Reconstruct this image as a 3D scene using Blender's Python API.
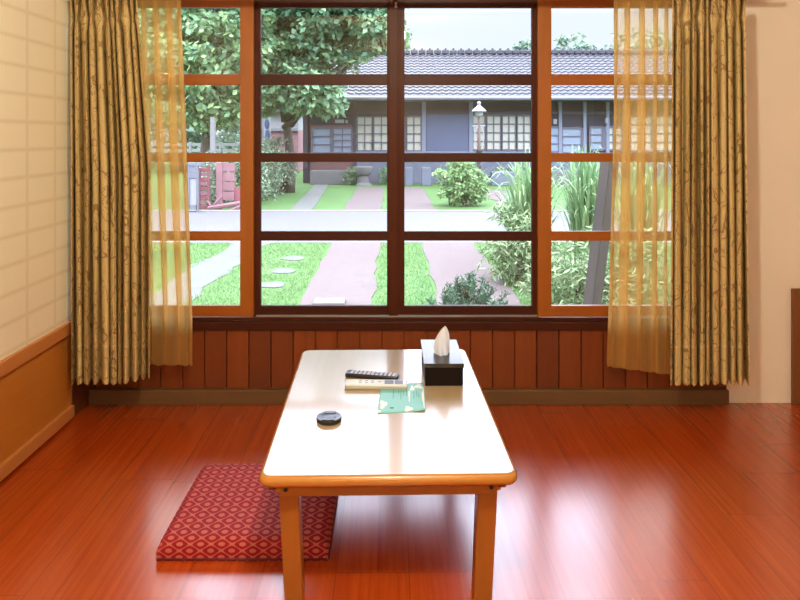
import bpy, bmesh, math, random
import numpy as np
from mathutils import Vector, Matrix, Euler
for _o in list(bpy.data.objects): bpy.data.objects.remove(_o)
SC = bpy.context.scene
COL = SC.collection
PI = math.pi

# ------------------------------------------------------------------ camera
F = 650.0; CX = 390.0; CY = 137.0; CAMZ = 1.37
cam_d = bpy.data.cameras.new('camera'); cam = bpy.data.objects.new('camera', cam_d); COL.objects.link(cam)
cam.location = (0, 0, CAMZ); cam.rotation_euler = (PI/2, 0, 0)
cam_d.sensor_width = 36.0; cam_d.lens = F*36.0/800.0
cam_d.shift_x = (400-CX)/800.0; cam_d.shift_y = -(300-CY)/800.0
cam_d.clip_start = 0.02; cam_d.clip_end = 500
SC.camera = cam

def P(px, py, D):
    """point of the place seen at a pixel of the photo, at depth D metres"""
    return Vector(((px-CX)*D/F, D, CAMZ-(py-CY)*D/F))
def PX(px, D): return (px-CX)*D/F
def PZ(py, D): return CAMZ-(py-CY)*D/F
GZ = -0.40                       # level of the ground outdoors

# ------------------------------------------------------------------ exposure
vs = SC.view_settings
SC.display_settings.display_device = 'sRGB'
vs.view_transform = 'Standard'; vs.look = 'None'; vs.gamma = 1.0; vs.exposure = 0.12; vs.use_curve_mapping = False
SC.cycles.max_bounces = 10; SC.cycles.diffuse_bounces = 5; SC.cycles.glossy_bounces = 4
SC.cycles.transparent_max_bounces = 16; SC.cycles.sample_clamp_indirect = 6.0
SC.cycles.caustics_reflective = False; SC.cycles.caustics_refractive = False

# ------------------------------------------------------------------ world: bright overcast sky, dim near the horizon, brighter overhead
w = bpy.data.worlds.new('overcast_sky'); SC.world = w; w.use_nodes = True
nt = w.node_tree; nt.nodes.clear()
wo = nt.nodes.new('ShaderNodeOutputWorld'); bg = nt.nodes.new('ShaderNodeBackground')
tc = nt.nodes.new('ShaderNodeTexCoord'); sp = nt.nodes.new('ShaderNodeSeparateXYZ'); cr = nt.nodes.new('ShaderNodeValToRGB')
nz = nt.nodes.new('ShaderNodeTexNoise'); nz.inputs['Scale'].default_value = 2.2; nz.inputs['Detail'].default_value = 4
ad = nt.nodes.new('ShaderNodeMath'); ad.operation = 'MULTIPLY_ADD'; ad.inputs[1].default_value = 0.04
nt.links.new(tc.outputs['Generated'], sp.inputs[0]); nt.links.new(tc.outputs['Generated'], nz.inputs['Vector'])
nt.links.new(nz.outputs['Fac'], ad.inputs[0]); nt.links.new(sp.outputs['Z'], ad.inputs[2])
nt.links.new(ad.outputs[0], cr.inputs[0])
SKY = 10.0
e = cr.color_ramp.elements
e[0].position = 0.0; e[0].color = (0.086, 0.096, 0.106, 1)
e[1].position = 0.20; e[1].color = (0.088, 0.098, 0.108, 1)
for p_, c_ in ((0.27, (0.38, 0.40, 0.50)), (0.38, (0.68, 0.73, 0.95)), (0.62, (0.78, 0.84, 1.0)), (0.80, (0.95, 1.0, 1.08))):
    q = e.new(p_); q.color = (*c_, 1)
nt.links.new(cr.outputs[0], bg.inputs[0]); bg.inputs[1].default_value = SKY
nt.links.new(bg.outputs[0], wo.inputs[0])

# ------------------------------------------------------------------ the lights of the room
def area(name, loc, rot, size, power, color, size_y=None, portal=False):
    d = bpy.data.lights.new(name, 'AREA'); d.energy = power; d.color = color; d.size = size
    if size_y: d.shape = 'RECTANGLE'; d.size_y = size_y
    o = bpy.data.objects.new(name, d); COL.objects.link(o); o.location = loc; o.rotation_euler = rot
    if portal: d.cycles.is_portal = True
    return o
WARM = (1.0, 0.90, 0.66)
def globe(name, loc, radius, power, color):
    d = bpy.data.lights.new(name, 'POINT'); d.energy = power; d.color = color; d.shadow_soft_size = radius
    o = bpy.data.objects.new(name, d); COL.objects.link(o); o.location = loc; return o
globe('ceiling_lamp', (0.06, 0.90, 2.30), 0.08, 122, WARM)
globe('rear_ceiling_lamp', (0.08, -1.3, 2.30), 0.08, 58, WARM)
area('window_portal', (0.03, 3.60, 1.25), (-PI/2, 0, 0), 3.1, 1, (1, 1, 1), 1.75, portal=True)

# ------------------------------------------------------------------ material helpers
class N:
    def __init__(s, name):
        s.m = bpy.data.materials.new(name); s.m.use_nodes = True
        s.t = s.m.node_tree; s.b = s.t.nodes['Principled BSDF']; s.out = s.t.nodes['Material Output']
    def new(s, typ, **k):
        n = s.t.nodes.new(typ)
        for a, v in k.items(): setattr(n, a, v)
        return n
    def link(s, a, b): s.t.links.new(a, b)
    def put(s, inp, v):
        if hasattr(v, 'is_linked') or hasattr(v, 'links'): s.link(v, inp)
        else: inp.default_value = v
    def math(s, op, a, b=None, c=None, clamp=False):
        n = s.new('ShaderNodeMath', operation=op); n.use_clamp = clamp
        s.put(n.inputs[0], a)
        if b is not None: s.put(n.inputs[1], b)
        if c is not None: s.put(n.inputs[2], c)
        return n.outputs[0]
    def mix(s, f, a, b, mode='MIX'):
        n = s.new('ShaderNodeMix', data_type='RGBA', blend_type=mode)
        s.put(n.inputs[0], f)
        s.put(n.inputs[6], (*a, 1) if isinstance(a, tuple) and len(a) == 3 else a)
        s.put(n.inputs[7], (*b, 1) if isinstance(b, tuple) and len(b) == 3 else b)
        return n.outputs[2]
    def co(s, which='Object'):
        return s.new('ShaderNodeTexCoord').outputs[which]
    def world(s): return s.new('ShaderNodeNewGeometry').outputs['Position']
    def mapv(s, v, scale=(1, 1, 1), loc=(0, 0, 0), rot=(0, 0, 0)):
        n = s.new('ShaderNodeMapping'); n.inputs['Scale'].default_value = scale
        n.inputs['Location'].default_value = loc; n.inputs['Rotation'].default_value = rot
        s.link(v, n.inputs['Vector']); return n.outputs[0]
    def noise(s, v, scale, detail=3, rough=0.5, dist=0.0, out='Fac'):
        n = s.new('ShaderNodeTexNoise'); n.inputs['Scale'].default_value = scale; n.inputs['Detail'].default_value = detail
        n.inputs['Roughness'].default_value = rough; n.inputs['Distortion'].default_value = dist
        s.link(v, n.inputs['Vector']); return n.outputs[out]
    def white(s, v):
        n = s.new('ShaderNodeTexWhiteNoise', noise_dimensions='3D'); s.link(v, n.inputs[0]); return n.outputs[0]
    def ramp(s, f, stops):
        n = s.new('ShaderNodeValToRGB'); e = n.color_ramp.elements
        e[0].position, e[0].color = stops[0][0], (*stops[0][1], 1)
        e[1].position, e[1].color = stops[-1][0], (*stops[-1][1], 1)
        for p, c in stops[1:-1]:
            q = e.new(p); q.color = (*c, 1)
        s.link(f, n.inputs[0]); return n.outputs[0]
    def xyz(s, v):
        n = s.new('ShaderNodeSeparateXYZ'); s.link(v, n.inputs[0]); return n.outputs
    def comb(s, x, y, z):
        n = s.new('ShaderNodeCombineXYZ'); s.put(n.inputs[0], x); s.put(n.inputs[1], y); s.put(n.inputs[2], z); return n.outputs[0]
    def base(s, c, rough=0.5, spec=0.5, metal=0.0):
        s.put(s.b.inputs['Base Color'], (*c, 1) if isinstance(c, tuple) and len(c) == 3 else c)
        s.put(s.b.inputs['Roughness'], rough); s.put(s.b.inputs['Specular IOR Level'], spec); s.put(s.b.inputs['Metallic'], metal)
        return s
    def bump(s, h, strength=0.3, dist=0.01):
        n = s.new('ShaderNodeBump'); n.inputs['Strength'].default_value = strength; n.inputs['Distance'].default_value = dist
        s.link(h, n.inputs['Height']); s.link(n.outputs[0], s.b.inputs['Normal']); return s

def plain(name, c, rough=0.5, spec=0.5, metal=0.0, var=0.10, vscale=12):
    n = N(name); v = n.co(); f = n.noise(v, vscale, 3)
    a = tuple(x*(1-var) for x in c); b = tuple(min(1, x*(1+var)) for x in c)
    n.base(n.mix(f, a, b), rough, spec, metal); return n.m
def wood(name, c1, c2, axis='x', rough=0.35, coat=0.0, scale=1.0, bump=0.08, spec=0.5):
    n = N(name); v = n.co()
    s = {'x': (1.5, 26, 26), 'y': (26, 1.5, 26), 'z': (26, 26, 1.5)}[axis]
    v2 = n.mapv(v, tuple(k*scale for k in s))
    f = n.noise(v2, 1.0, 5, 0.6, 0.6); g = n.noise(v, 2.5, 2)
    col = n.mix(f, c1, c2); col = n.mix(n.math('MULTIPLY', g, 0.35), col, tuple(x*0.7 for x in c1))
    n.base(col, rough, spec); n.b.inputs['Coat Weight'].default_value = coat; n.b.inputs['Coat Roughness'].default_value = 0.12
    n.bump(f, bump, 0.004); return n.m
def leaf_mat(name, c1, c2, c3=None, trans=0.35, rough=0.45):
    n = N(name); g = n.new('ShaderNodeNewGeometry'); r = g.outputs['Random Per Island']
    stops = [(0.0, c1), (0.6, c2), (1.0, c3 or c2)]
    col = n.ramp(r, stops); n.base(col, rough, 0.4)
    tr = n.new('ShaderNodeBsdfTranslucent'); n.link(n.mix(0.5, col, (0.20, 0.42, 0.20)), tr.inputs[0])
    mx = n.new('ShaderNodeMixShader'); mx.inputs[0].default_value = trans
    n.link(n.b.outputs[0], mx.inputs[1]); n.link(tr.outputs[0], mx.inputs[2]); n.link(mx.outputs[0], n.out.inputs[0])
    return n.m

MT = {}
# laminate floor: orange-red planks running towards the window
n = N('floor_laminate'); v = n.world(); X, Y, Z = n.xyz(v)
PW = 0.23
u = n.math('DIVIDE', n.math('ADD', X, 0.40+PW*10), PW); col_i = n.math('FLOOR', u)
fu = n.math('FRACT', u)
off = n.white(n.comb(col_i, 3.1, 0.0)); vv = n.math('ADD', n.math('DIVIDE', Y, 1.22), off)
fv = n.math('FRACT', vv); row_i = n.math('FLOOR', vv)
rnd = n.white(n.comb(col_i, row_i, 1.7))
seam = n.math('MAXIMUM', n.math('LESS_THAN', n.math('MINIMUM', fu, n.math('SUBTRACT', 1.0, fu)), 0.007),
              n.math('LESS_THAN', n.math('MINIMUM', fv, n.math('SUBTRACT', 1.0, fv)), 0.0010))
gr = n.noise(n.mapv(n.comb(X, Y, n.math('MULTIPLY', rnd, 9.0)), (60, 1.6, 1)), 1.0, 5, 0.65, 0.3)
gr2 = n.noise(n.mapv(n.comb(X, Y, rnd), (14, 0.8, 1)), 1.0, 3, 0.6, 0.8)
c = n.ramp(gr, [(0.28, (0.29, 0.030, 0.002)), (0.5, (0.39, 0.052, 0.004)), (0.75, (0.48, 0.085, 0.010))])
c = n.mix(n.math('MULTIPLY', gr2, 0.4), c, (0.40, 0.060, 0.006))
c = n.mix(n.math('MULTIPLY', rnd, 0.15), c, (0.25, 0.028, 0.003))
c = n.mix(n.math('MULTIPLY', seam, 0.45), c, (0.07, 0.012, 0.005))
n.base(c, n.math('ADD', 0.21, n.math('MULTIPLY', gr2, 0.09)), 0.6)
n.b.inputs['Coat Weight'].default_value = 0.85; n.b.inputs['Coat IOR'].default_value = 1.55; n.b.inputs['Coat Roughness'].default_value = 0.24
n.bump(n.math('ADD', n.math('MULTIPLY', gr, 0.15), n.math('MULTIPLY', seam, -1.0)), 0.05, 0.002)
MT['floor'] = n.m

# paper screen wall: paper with a faint lattice showing through it
n = N('shoji_paper'); v = n.world(); X, Y, Z = n.xyz(v)
fy = n.math('FRACT', n.math('DIVIDE', n.math('ADD', Y, 0.23*20-0.01), 0.23)); fz = n.math('FRACT', n.math('DIVIDE', n.math('SUBTRACT', Z, 0.03), 0.117))
def band(f, wd): return n.math('SUBTRACT', 1.0, n.math('DIVIDE', n.math('MINIMUM', f, n.math('SUBTRACT', 1.0, f)), wd), clamp=True)
ln = n.math('MAXIMUM', band(fy, 0.07), band(fz, 0.12))
fib = n.noise(n.mapv(v, (1, 30, 9)), 3.0, 4, 0.6)
c = n.mix(fib, (0.87, 0.85, 0.68), (0.91, 0.89, 0.74)); c = n.mix(n.math('MULTIPLY', ln, 0.32), c, (0.55, 0.45, 0.26))
n.base(c, 0.75, 0.2); MT['paper'] = n.m

n = N('beige_plaster'); v = n.world(); f = n.noise(v, 3, 4); g = n.noise(v, 90, 2)
n.base(n.mix(f, (0.81, 0.77, 0.68), (0.85, 0.81, 0.73)), 0.85, 0.2); n.bump(g, 0.12, 0.003); MT['plaster'] = n.m
MT['ceiling'] = plain('ceiling_boards', (0.62, 0.50, 0.36), 0.7)

n = N('wainscot_boards'); v = n.world(); X, Y, Z = n.xyz(v); BW = 0.1143
u = n.math('DIVIDE', n.math('ADD', X, 2.9), BW); fi = n.math('FLOOR', u); fu = n.math('FRACT', u)
r = n.white(n.comb(fi, 7.0, 2.0)); gr = n.noise(n.mapv(n.comb(X, r, Z), (45, 9, 2.2)), 1.0, 5, 0.6, 0.7)
c = n.mix(gr, (0.14, 0.028, 0.005), (0.26, 0.062, 0.011)); c = n.mix(n.math('MULTIPLY', r, 0.60), c, (0.085, 0.018, 0.006))
n.base(c, 0.42); n.bump(gr, 0.1, 0.003); MT['boards'] = n.m

MT['sash_orange'] = wood('varnished_orange_sash_wood', (0.27, 0.072, 0.006), (0.40, 0.135, 0.013), 'z', 0.35)
MT['sash_orange_x'] = wood('varnished_orange_bar_wood', (0.25, 0.063, 0.006), (0.38, 0.12, 0.012), 'x', 0.35)
MT['sash_dark'] = wood('dark_stained_sash_wood', (0.050, 0.011, 0.005), (0.090, 0.023, 0.009), 'z', 0.45, spec=0.15)
MT['frame_dark'] = wood('dark_window_frame_wood', (0.038, 0.009, 0.005), (0.070, 0.017, 0.008), 'x', 0.45, spec=0.2)
MT['post_dark'] = wood('dark_corner_post_wood', (0.10, 0.03, 0.010), (0.16, 0.05, 0.015), 'z', 0.5)
MT['dado_wood'] = wood('honey_dado_board', (0.46, 0.165, 0.022), (0.58, 0.24, 0.042), 'y', 0.4)
MT['dado_rail'] = wood('honey_dado_rail', (0.50, 0.19, 0.05), (0.64, 0.28, 0.085), 'y', 0.4)
MT['base_back'] = wood('worn_brown_baseboard', (0.10, 0.050, 0.018), (0.17, 0.088, 0.032), 'x', 0.55)
MT['alu'] = plain('aluminium_track', (0.55, 0.56, 0.62), 0.3, 0.5, 0.8)
MT['side_panel'] = wood('brown_side_panel', (0.16, 0.055, 0.016), (0.26, 0.10, 0.03), 'z', 0.45)

n = N('window_glass'); fr = n.new('ShaderNodeFresnel'); fr.inputs[0].default_value = 1.45
tr = n.new('ShaderNodeBsdfTransparent'); tr.inputs[0].default_value = (0.975, 0.98, 0.985, 1); gl = n.new('ShaderNodeBsdfGlossy'); gl.inputs['Roughness'].default_value = 0.02
mx = n.new('ShaderNodeMixShader'); n.link(fr.outputs[0], mx.inputs[0]); n.link(tr.outputs[0], mx.inputs[1]); n.link(gl.outputs[0], mx.inputs[2]); n.link(mx.outputs[0], n.out.inputs[0])
MT['glass'] = n.m

# gold drape with scrolling vine embroidery
n = N('gold_embroidered_drape'); v = n.co('UV'); X, Y, Z = n.xyz(v)
a1 = n.noise(n.mapv(v, (1, 1, 1)), 9.0, 1, 0.4, 0.9); l1 = n.math('LESS_THAN', n.math('ABSOLUTE', n.math('SUBTRACT', a1, 0.5)), 0.014)
a2 = n.noise(n.mapv(v, (1, 1, 1), (5.3, 2.2, 0)), 13.0, 1, 0.4, 1.6); l2 = n.math('LESS_THAN', n.math('ABSOLUTE', n.math('SUBTRACT', a2, 0.46)), 0.012)
mk = n.math('GREATER_THAN', n.noise(v, 5.0, 1), 0.47)
vo = n.new('ShaderNodeTexVoronoi'); vo.inputs['Scale'].default_value = 9.0; n.link(v, vo.inputs['Vector'])
fl = n.math('LESS_THAN', n.math('ABSOLUTE', n.math('SUBTRACT', vo.outputs['Distance'], 0.20)), 0.04)
pt = n.math('MAXIMUM', n.math('MAXIMUM', l1, n.math('MULTIPLY', l2, mk)), n.math('MULTIPLY', fl, n.math('GREATER_THAN', n.noise(v, 7.0, 1), 0.56)))
wv = n.noise(n.mapv(v, (300, 90, 1)), 1.0, 2)
c = n.mix(wv, (0.48, 0.37, 0.165), (0.62, 0.49, 0.235)); c = n.mix(n.math('MULTIPLY', pt, 0.72), c, (0.17, 0.085, 0.032))
hem = n.math('LESS_THAN', n.math('ABSOLUTE', n.math('SUBTRACT', Y, 0.385)), 0.0035)
c = n.mix(n.math('MULTIPLY', hem, 0.6), c, (0.72, 0.60, 0.40))
n.base(c, 0.55, 0.25)
n.bump(n.math('ADD', pt, n.math('MULTIPLY', wv, 0.4)), 0.25, 0.002); MT['drape'] = n.m

# sheer gold voile
n = N('gold_sheer_voile'); v = n.co('UV'); wv = n.noise(n.mapv(v, (500, 200, 1)), 1.0, 2)
c = n.mix(wv, (0.84, 0.59, 0.19), (0.92, 0.69, 0.28))
n.base(c, 0.6, 0.3)
tl = n.new('ShaderNodeBsdfTranslucent'); n.link(c, tl.inputs[0])
m1 = n.new('ShaderNodeMixShader'); m1.inputs[0].default_value = 0.62; n.link(n.b.outputs[0], m1.inputs[1]); n.link(tl.outputs[0], m1.inputs[2])
lw = n.new('ShaderNodeLayerWeight'); lw.inputs['Blend'].default_value = 0.5
tp = n.new('ShaderNodeBsdfTransparent'); tp.inputs[0].default_value = (1.0, 0.93, 0.80, 1)
m2 = n.new('ShaderNodeMixShader'); op = n.math('MULTIPLY_ADD', lw.outputs['Facing'], 0.45, 0.42, clamp=True)
n.link(op, m2.inputs[0]); n.link(tp.outputs[0], m2.inputs[1]); n.link(m1.outputs[0], m2.inputs[2]); n.link(m2.outputs[0], n.out.inputs[0])
MT['sheer'] = n.m

# table woods
def table_wood(name, axis, coat):
    n = N(name); v = n.co(); X, Y, Z = n.xyz(v)
    s = (34, 2.0, 34) if axis == 'y' else ((2.0, 34, 34) if axis == 'x' else (34, 34, 2.0))
    f = n.noise(n.mapv(v, s), 1.0, 5, 0.6, 0.8); g = n.noise(v, 6, 3)
    c = n.mix(f, (0.38, 0.155, 0.022), (0.50, 0.225, 0.042)); c = n.mix(n.math('MULTIPLY', g, 0.4), c, (0.40, 0.15, 0.028))
    n.base(c, 0.30); n.b.inputs['Coat Weight'].default_value = coat; n.b.inputs['Coat Roughness'].default_value = 0.10
    n.b.inputs['Coat IOR'].default_value = 1.6; return n.m
MT['table_x'] = table_wood('honey_table_wood_cross', 'x', 0.2); MT['table_z'] = wood('orange_table_leg_wood', (0.26, 0.082, 0.010), (0.38, 0.135, 0.020), 'z', 0.35); MT['table_ax'] = wood('orange_apron_wood', (0.28, 0.095, 0.013), (0.40, 0.15, 0.024), 'x', 0.35)
MT['table_y'] = table_wood('honey_table_wood_long', 'y', 0.2)
n = N('lacquered_pale_top'); v = n.co(); X, Y, Z = n.xyz(v)
u = n.math('FLOOR', n.math('DIVIDE', n.math('ADD', X, 1.0), 0.092)); r = n.white(n.comb(u, 1.0, 4.0))
f = n.noise(n.mapv(n.comb(X, Y, r), (40, 2, 9)), 1.0, 4, 0.6, 0.5); g = n.noise(v, 7, 4)
c = n.mix(f, (0.43, 0.32, 0.20), (0.49, 0.38, 0.25)); c = n.mix(n.math('MULTIPLY', r, 0.2), c, (0.45, 0.30, 0.15))
n.base(c, 0.27, 0.6); n.b.inputs['Coat Weight'].default_value = 1.0
n.b.inputs['Coat Roughness'].default_value = 0.11; n.b.inputs['Coat IOR'].default_value = 1.6
MT['table_top'] = n.m

# brocade zabuton: interlocking ogee lattice
n = N('crimson_brocade'); v = n.co(); X, Y, Z = n.xyz(v)
u = n.math('MULTIPLY', X, 2*PI/0.068); q = n.math('MULTIPLY', n.math('ADD', Y, n.math('MULTIPLY', Z, 1.5)), 2*PI/0.064)
q = n.math('ADD', q, n.math('MULTIPLY', n.noise(v, 4, 1), 0.8))
g = n.math('ADD', n.math('COSINE', u), n.math('COSINE', q))
ln = n.math('LESS_THAN', n.math('ABSOLUTE', g), 0.22)
mo = n.math('GREATER_THAN', n.math('ABSOLUTE', g), 1.52)
pt = n.math('MAXIMUM', ln, mo)
c = n.mix(n.noise(v, 60, 2), (0.20, 0.006, 0.014), (0.29, 0.010, 0.022)); c = n.mix(n.math('MULTIPLY', pt, 0.72), c, (0.50, 0.15, 0.11))
n.base(c, 0.7, 0.2); n.bump(pt, 0.3, 0.002); MT['brocade'] = n.m
MT['piping'] = plain('crimson_piping', (0.10, 0.008, 0.014), 0.7)

# outdoors
n = N('lawn_ground'); v = n.world(); f = n.noise(v, 0.9, 5, 0.65); g = n.noise(v, 22, 3)
c = n.ramp(f, [(0.3, (0.060, 0.115, 0.042)), (0.55, (0.080, 0.150, 0.055)), (0.75, (0.115, 0.160, 0.090))]); c = n.mix(n.math('MULTIPLY', g, 0.5), c, (0.05, 0.115, 0.035))
n.base(c, 0.9, 0.1); n.bump(g, 0.6, 0.03); MT['lawn'] = n.m
n = N('pale_road'); v = n.world(); f = n.noise(v, 0.6, 4); g = n.noise(v, 25, 3)
c = n.mix(f, (0.102, 0.103, 0.118), (0.122, 0.123, 0.138)); c = n.mix(n.math('MULTIPLY', g, 0.2), c, (0.095, 0.095, 0.105)); n.base(c, 0.85, 0.2); MT['road'] = n.m
n = N('brick_paving'); v = n.world(); br = n.new('ShaderNodeTexBrick'); n.link(n.mapv(v, (1, 1, 1)), br.inputs['Vector'])
br.inputs['Scale'].default_value = 4.6; br.inputs['Mortar Size'].default_value = 0.018
br.inputs['Color1'].default_value = (0.105, 0.076, 0.080, 1); br.inputs['Color2'].default_value = (0.122, 0.092, 0.096, 1); br.inputs['Mortar'].default_value = (0.105, 0.098, 0.09, 1)
f = n.noise(v, 1.6, 5, 0.6); n.base(n.mix(n.math('MULTIPLY', f, 0.75), br.outputs['Color'], (0.118, 0.104, 0.108)), 0.9, 0.15); MT['brick'] = n.m
MT['kerb'] = plain('pale_kerb', (0.19, 0.19, 0.20), 0.85, 0.2)
MT['concrete'] = plain('path_concrete', (0.105, 0.112, 0.108), 0.9, 0.2, var=0.25, vscale=4)
MT['slab'] = plain('pale_stone', (0.135, 0.135, 0.14), 0.8, 0.2, var=0.25, vscale=9)
MT['stone_blue'] = plain('blue_grey_stone', (0.13, 0.145, 0.19), 0.8, 0.2, var=0.3, vscale=3)
MT['bark'] = plain('mottled_bark', (0.10, 0.085, 0.075), 0.9, 0.1, var=0.5, vscale=9)
MT['leaf_a'] = leaf_mat('glossy_tree_leaf', (0.072, 0.163, 0.098), (0.150, 0.293, 0.163), (0.312, 0.494, 0.247), 0.25)
MT['leaf_b'] = leaf_mat('pale_tree_leaf', (0.094, 0.188, 0.112), (0.194, 0.350, 0.175), (0.425, 0.575, 0.237), 0.3)
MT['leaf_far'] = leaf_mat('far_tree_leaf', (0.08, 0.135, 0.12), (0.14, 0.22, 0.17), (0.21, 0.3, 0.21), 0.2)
MT['leaf_hedge'] = leaf_mat('grey_green_hedge_leaf', (0.078, 0.124, 0.085), (0.171, 0.233, 0.155), (0.296, 0.358, 0.248), 0.15)
MT['leaf_bush'] = leaf_mat('variegated_bush_leaf', (0.090, 0.194, 0.067), (0.194, 0.329, 0.120), (0.359, 0.448, 0.254), 0.25)
MT['leaf_strap'] = leaf_mat('strap_leaf', (0.084, 0.185, 0.084), (0.185, 0.302, 0.143), (0.336, 0.437, 0.218), 0.25)
MT['leaf_low'] = leaf_mat('undergrowth_leaf', (0.114, 0.179, 0.089), (0.211, 0.292, 0.145), (0.308, 0.373, 0.211), 0.2)
MT['juniper'] = leaf_mat('juniper_needle', (0.028, 0.078, 0.052), (0.062, 0.145, 0.095), (0.12, 0.22, 0.15), 0.1)
MT['blade'] = leaf_mat('grass_blade', (0.081, 0.172, 0.052), (0.138, 0.247, 0.081), (0.218, 0.310, 0.127), 0.3)
MT['timber_grey'] = wood('weathered_grey_timber', (0.05, 0.042, 0.040), (0.10, 0.088, 0.085), 'z', 0.8)
MT['roof_tile'] = plain('grey_roof_tile', (0.049, 0.052, 0.068), 0.6, 0.4, var=0.30, vscale=5)
MT['house_wood'] = plain('dark_house_boards', (0.040, 0.037, 0.050), 0.7, 0.3, var=0.2, vscale=6)
MT['house_frame'] = plain('dark_house_frame', (0.042, 0.036, 0.052), 0.6)
MT['house_bars'] = plain('grey_violet_window_bars', (0.10, 0.095, 0.13), 0.6)
MT['house_shutter'] = plain('slate_blue_shutter', (0.085, 0.105, 0.185), 0.6, 0.4, var=0.06)
MT['house_cream'] = plain('cream_curtained_pane', (0.44, 0.43, 0.37), 0.6, 0.4, var=0.15, vscale=5)
MT['house_blue'] = plain('pale_blue_pane', (0.22, 0.265, 0.36), 0.4, 0.5, var=0.15, vscale=3)
MT['house_gutter'] = plain('pale_gutter', (0.13, 0.15, 0.20), 0.5)
MT['house_post'] = plain('pale_blue_grey_post', (0.17, 0.19, 0.27), 0.6)
MT['white_paint'] = plain('white_paint', (0.27, 0.28, 0.30), 0.5)
MT['porch_red'] = plain('red_brown_porch_boards', (0.13, 0.065, 0.065), 0.7)
MT['red_paint'] = plain('faded_red_paint', (0.195, 0.060, 0.075), 0.75, var=0.35, vscale=6)
MT['red_pale'] = plain('faded_pink_red_paint', (0.215, 0.105, 0.125), 0.75, var=0.3, vscale=6)
MT['grey_paint'] = plain('blue_grey_paint', (0.13, 0.14, 0.17), 0.7)
MT['banner'] = plain('navy_banner', (0.03, 0.06, 0.17), 0.7, var=0.3)
MT['far_wall'] = plain('white_far_wall', (0.24, 0.25, 0.26), 0.8)
MT['lamp_pole'] = plain('red_brown_iron', (0.09, 0.05, 0.05), 0.6)

# table-top things
n = N('black_lacquer'); n.base((0.005, 0.003, 0.003), 0.20, 0.6); MT['lacquer'] = n.m
MT['matt_black'] = plain('matt_black_wood', (0.006, 0.004, 0.004), 0.5, 0.12)
n = N('white_tissue'); n.base((0.85, 0.85, 0.82), 0.9, 0.1); tl_ = n.new('ShaderNodeBsdfTranslucent'); tl_.inputs[0].default_value = (0.9, 0.9, 0.86, 1)
mx = n.new('ShaderNodeMixShader'); mx.inputs[0].default_value = 0.5; n.link(n.b.outputs[0], mx.inputs[1]); n.link(tl_.outputs[0], mx.inputs[2]); n.link(mx.outputs[0], n.out.inputs[0]); MT['tissue'] = n.m
MT['white_plastic'] = plain('cream_white_plastic', (0.62, 0.66, 0.66), 0.4, var=0.03)
MT['grey_plastic'] = plain('pale_grey_plastic', (0.34, 0.36, 0.34), 0.45, var=0.04)
MT['lcd'] = plain('blue_grey_lcd', (0.12, 0.15, 0.22), 0.3, var=0.05)
MT['grey_key'] = plain('grey_rubber_key', (0.30, 0.30, 0.32), 0.6, var=0.05)
MT['black_plastic'] = plain('black_plastic', (0.010, 0.010, 0.012), 0.3, var=0.05)
MT['dark_key'] = plain('pale_rubber_key', (0.55, 0.56, 0.75), 0.5, var=0.05)
MT['teal_paper'] = plain('teal_printed_paper', (0.22, 0.57, 0.58), 0.55, var=0.06)
MT['teal_ink'] = plain('dark_teal_ink', (0.03, 0.22, 0.21), 0.6)
MT['white_print'] = plain('white_print', (0.74, 0.84, 0.82), 0.5, var=0.03)
MT['bolt'] = plain('dark_bolt_steel', (0.03, 0.025, 0.02), 0.4, metal=0.6)
MT['bracket'] = plain('red_brown_bracket', (0.16, 0.03, 0.015), 0.5)

# ------------------------------------------------------------------ mesh helpers
def clean(me, smooth=False, angle=None):
    if smooth:
        for p in me.polygons: p.use_smooth = True
        if angle is not None:
            try: me.set_sharp_from_angle(angle=math.radians(angle))
            except Exception: pass
def obj(name, bm, m, parent=None, smooth=False, angle=None, loc=None):
    me = bpy.data.meshes.new(name)
    if isinstance(bm, bmesh.types.BMesh):
        bmesh.ops.recalc_face_normals(bm, faces=bm.faces[:]); bm.to_mesh(me); bm.free()
    else:
        me.from_pydata([tuple(v) for v in bm[0]], [], bm[1])
    o = bpy.data.objects.new(name, me); COL.objects.link(o)
    if m is not None: me.materials.append(MT[m] if isinstance(m, str) else m)
    clean(me, smooth, angle)
    if loc is not None:
        me.transform(Matrix.Translation(-Vector(loc))); o.location = loc
    if parent is not None:
        o.parent = parent
        if parent.type != 'EMPTY' or True:
            # geometry was written in world space: undo the parent's place
            o.matrix_parent_inverse = parent.matrix_basis.inverted()
    return o
def thing(name, label, cat, loc=(0, 0, 0), group=None):
    o = bpy.data.objects.new(name, None); COL.objects.link(o); o.location = loc; o.empty_display_size = 0.1
    o['label'] = label; o['category'] = cat
    if group: o['group'] = group
    return o
def tag(o, label, cat, group=None, kind=None):
    o['label'] = label; o['category'] = cat
    if group: o['group'] = group
    if kind: o['kind'] = kind
    return o
def struct(name, bm, m, parent=None, **k):
    o = obj(name, bm, m, parent, **k)
    if parent is None: o['kind'] = 'structure'
    return o
def B(): return bmesh.new()
def box(bm, lo, hi, bev=0.0, seg=2, mat=None):
    c = [(lo[i]+hi[i])/2 for i in range(3)]; s = [abs(hi[i]-lo[i]) for i in range(3)]
    M_ = Matrix.Translation(c) @ Matrix.Diagonal((*s, 1))
    if mat is not None: M_ = mat @ M_
    r = bmesh.ops.create_cube(bm, size=1.0, matrix=M_)
    if bev > 0:
        es = list({e for v in r['verts'] for e in v.link_edges})
        bmesh.ops.bevel(bm, geom=es, offset=bev, segments=seg, affect='EDGES', profile=0.5)
    return bm
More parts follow.
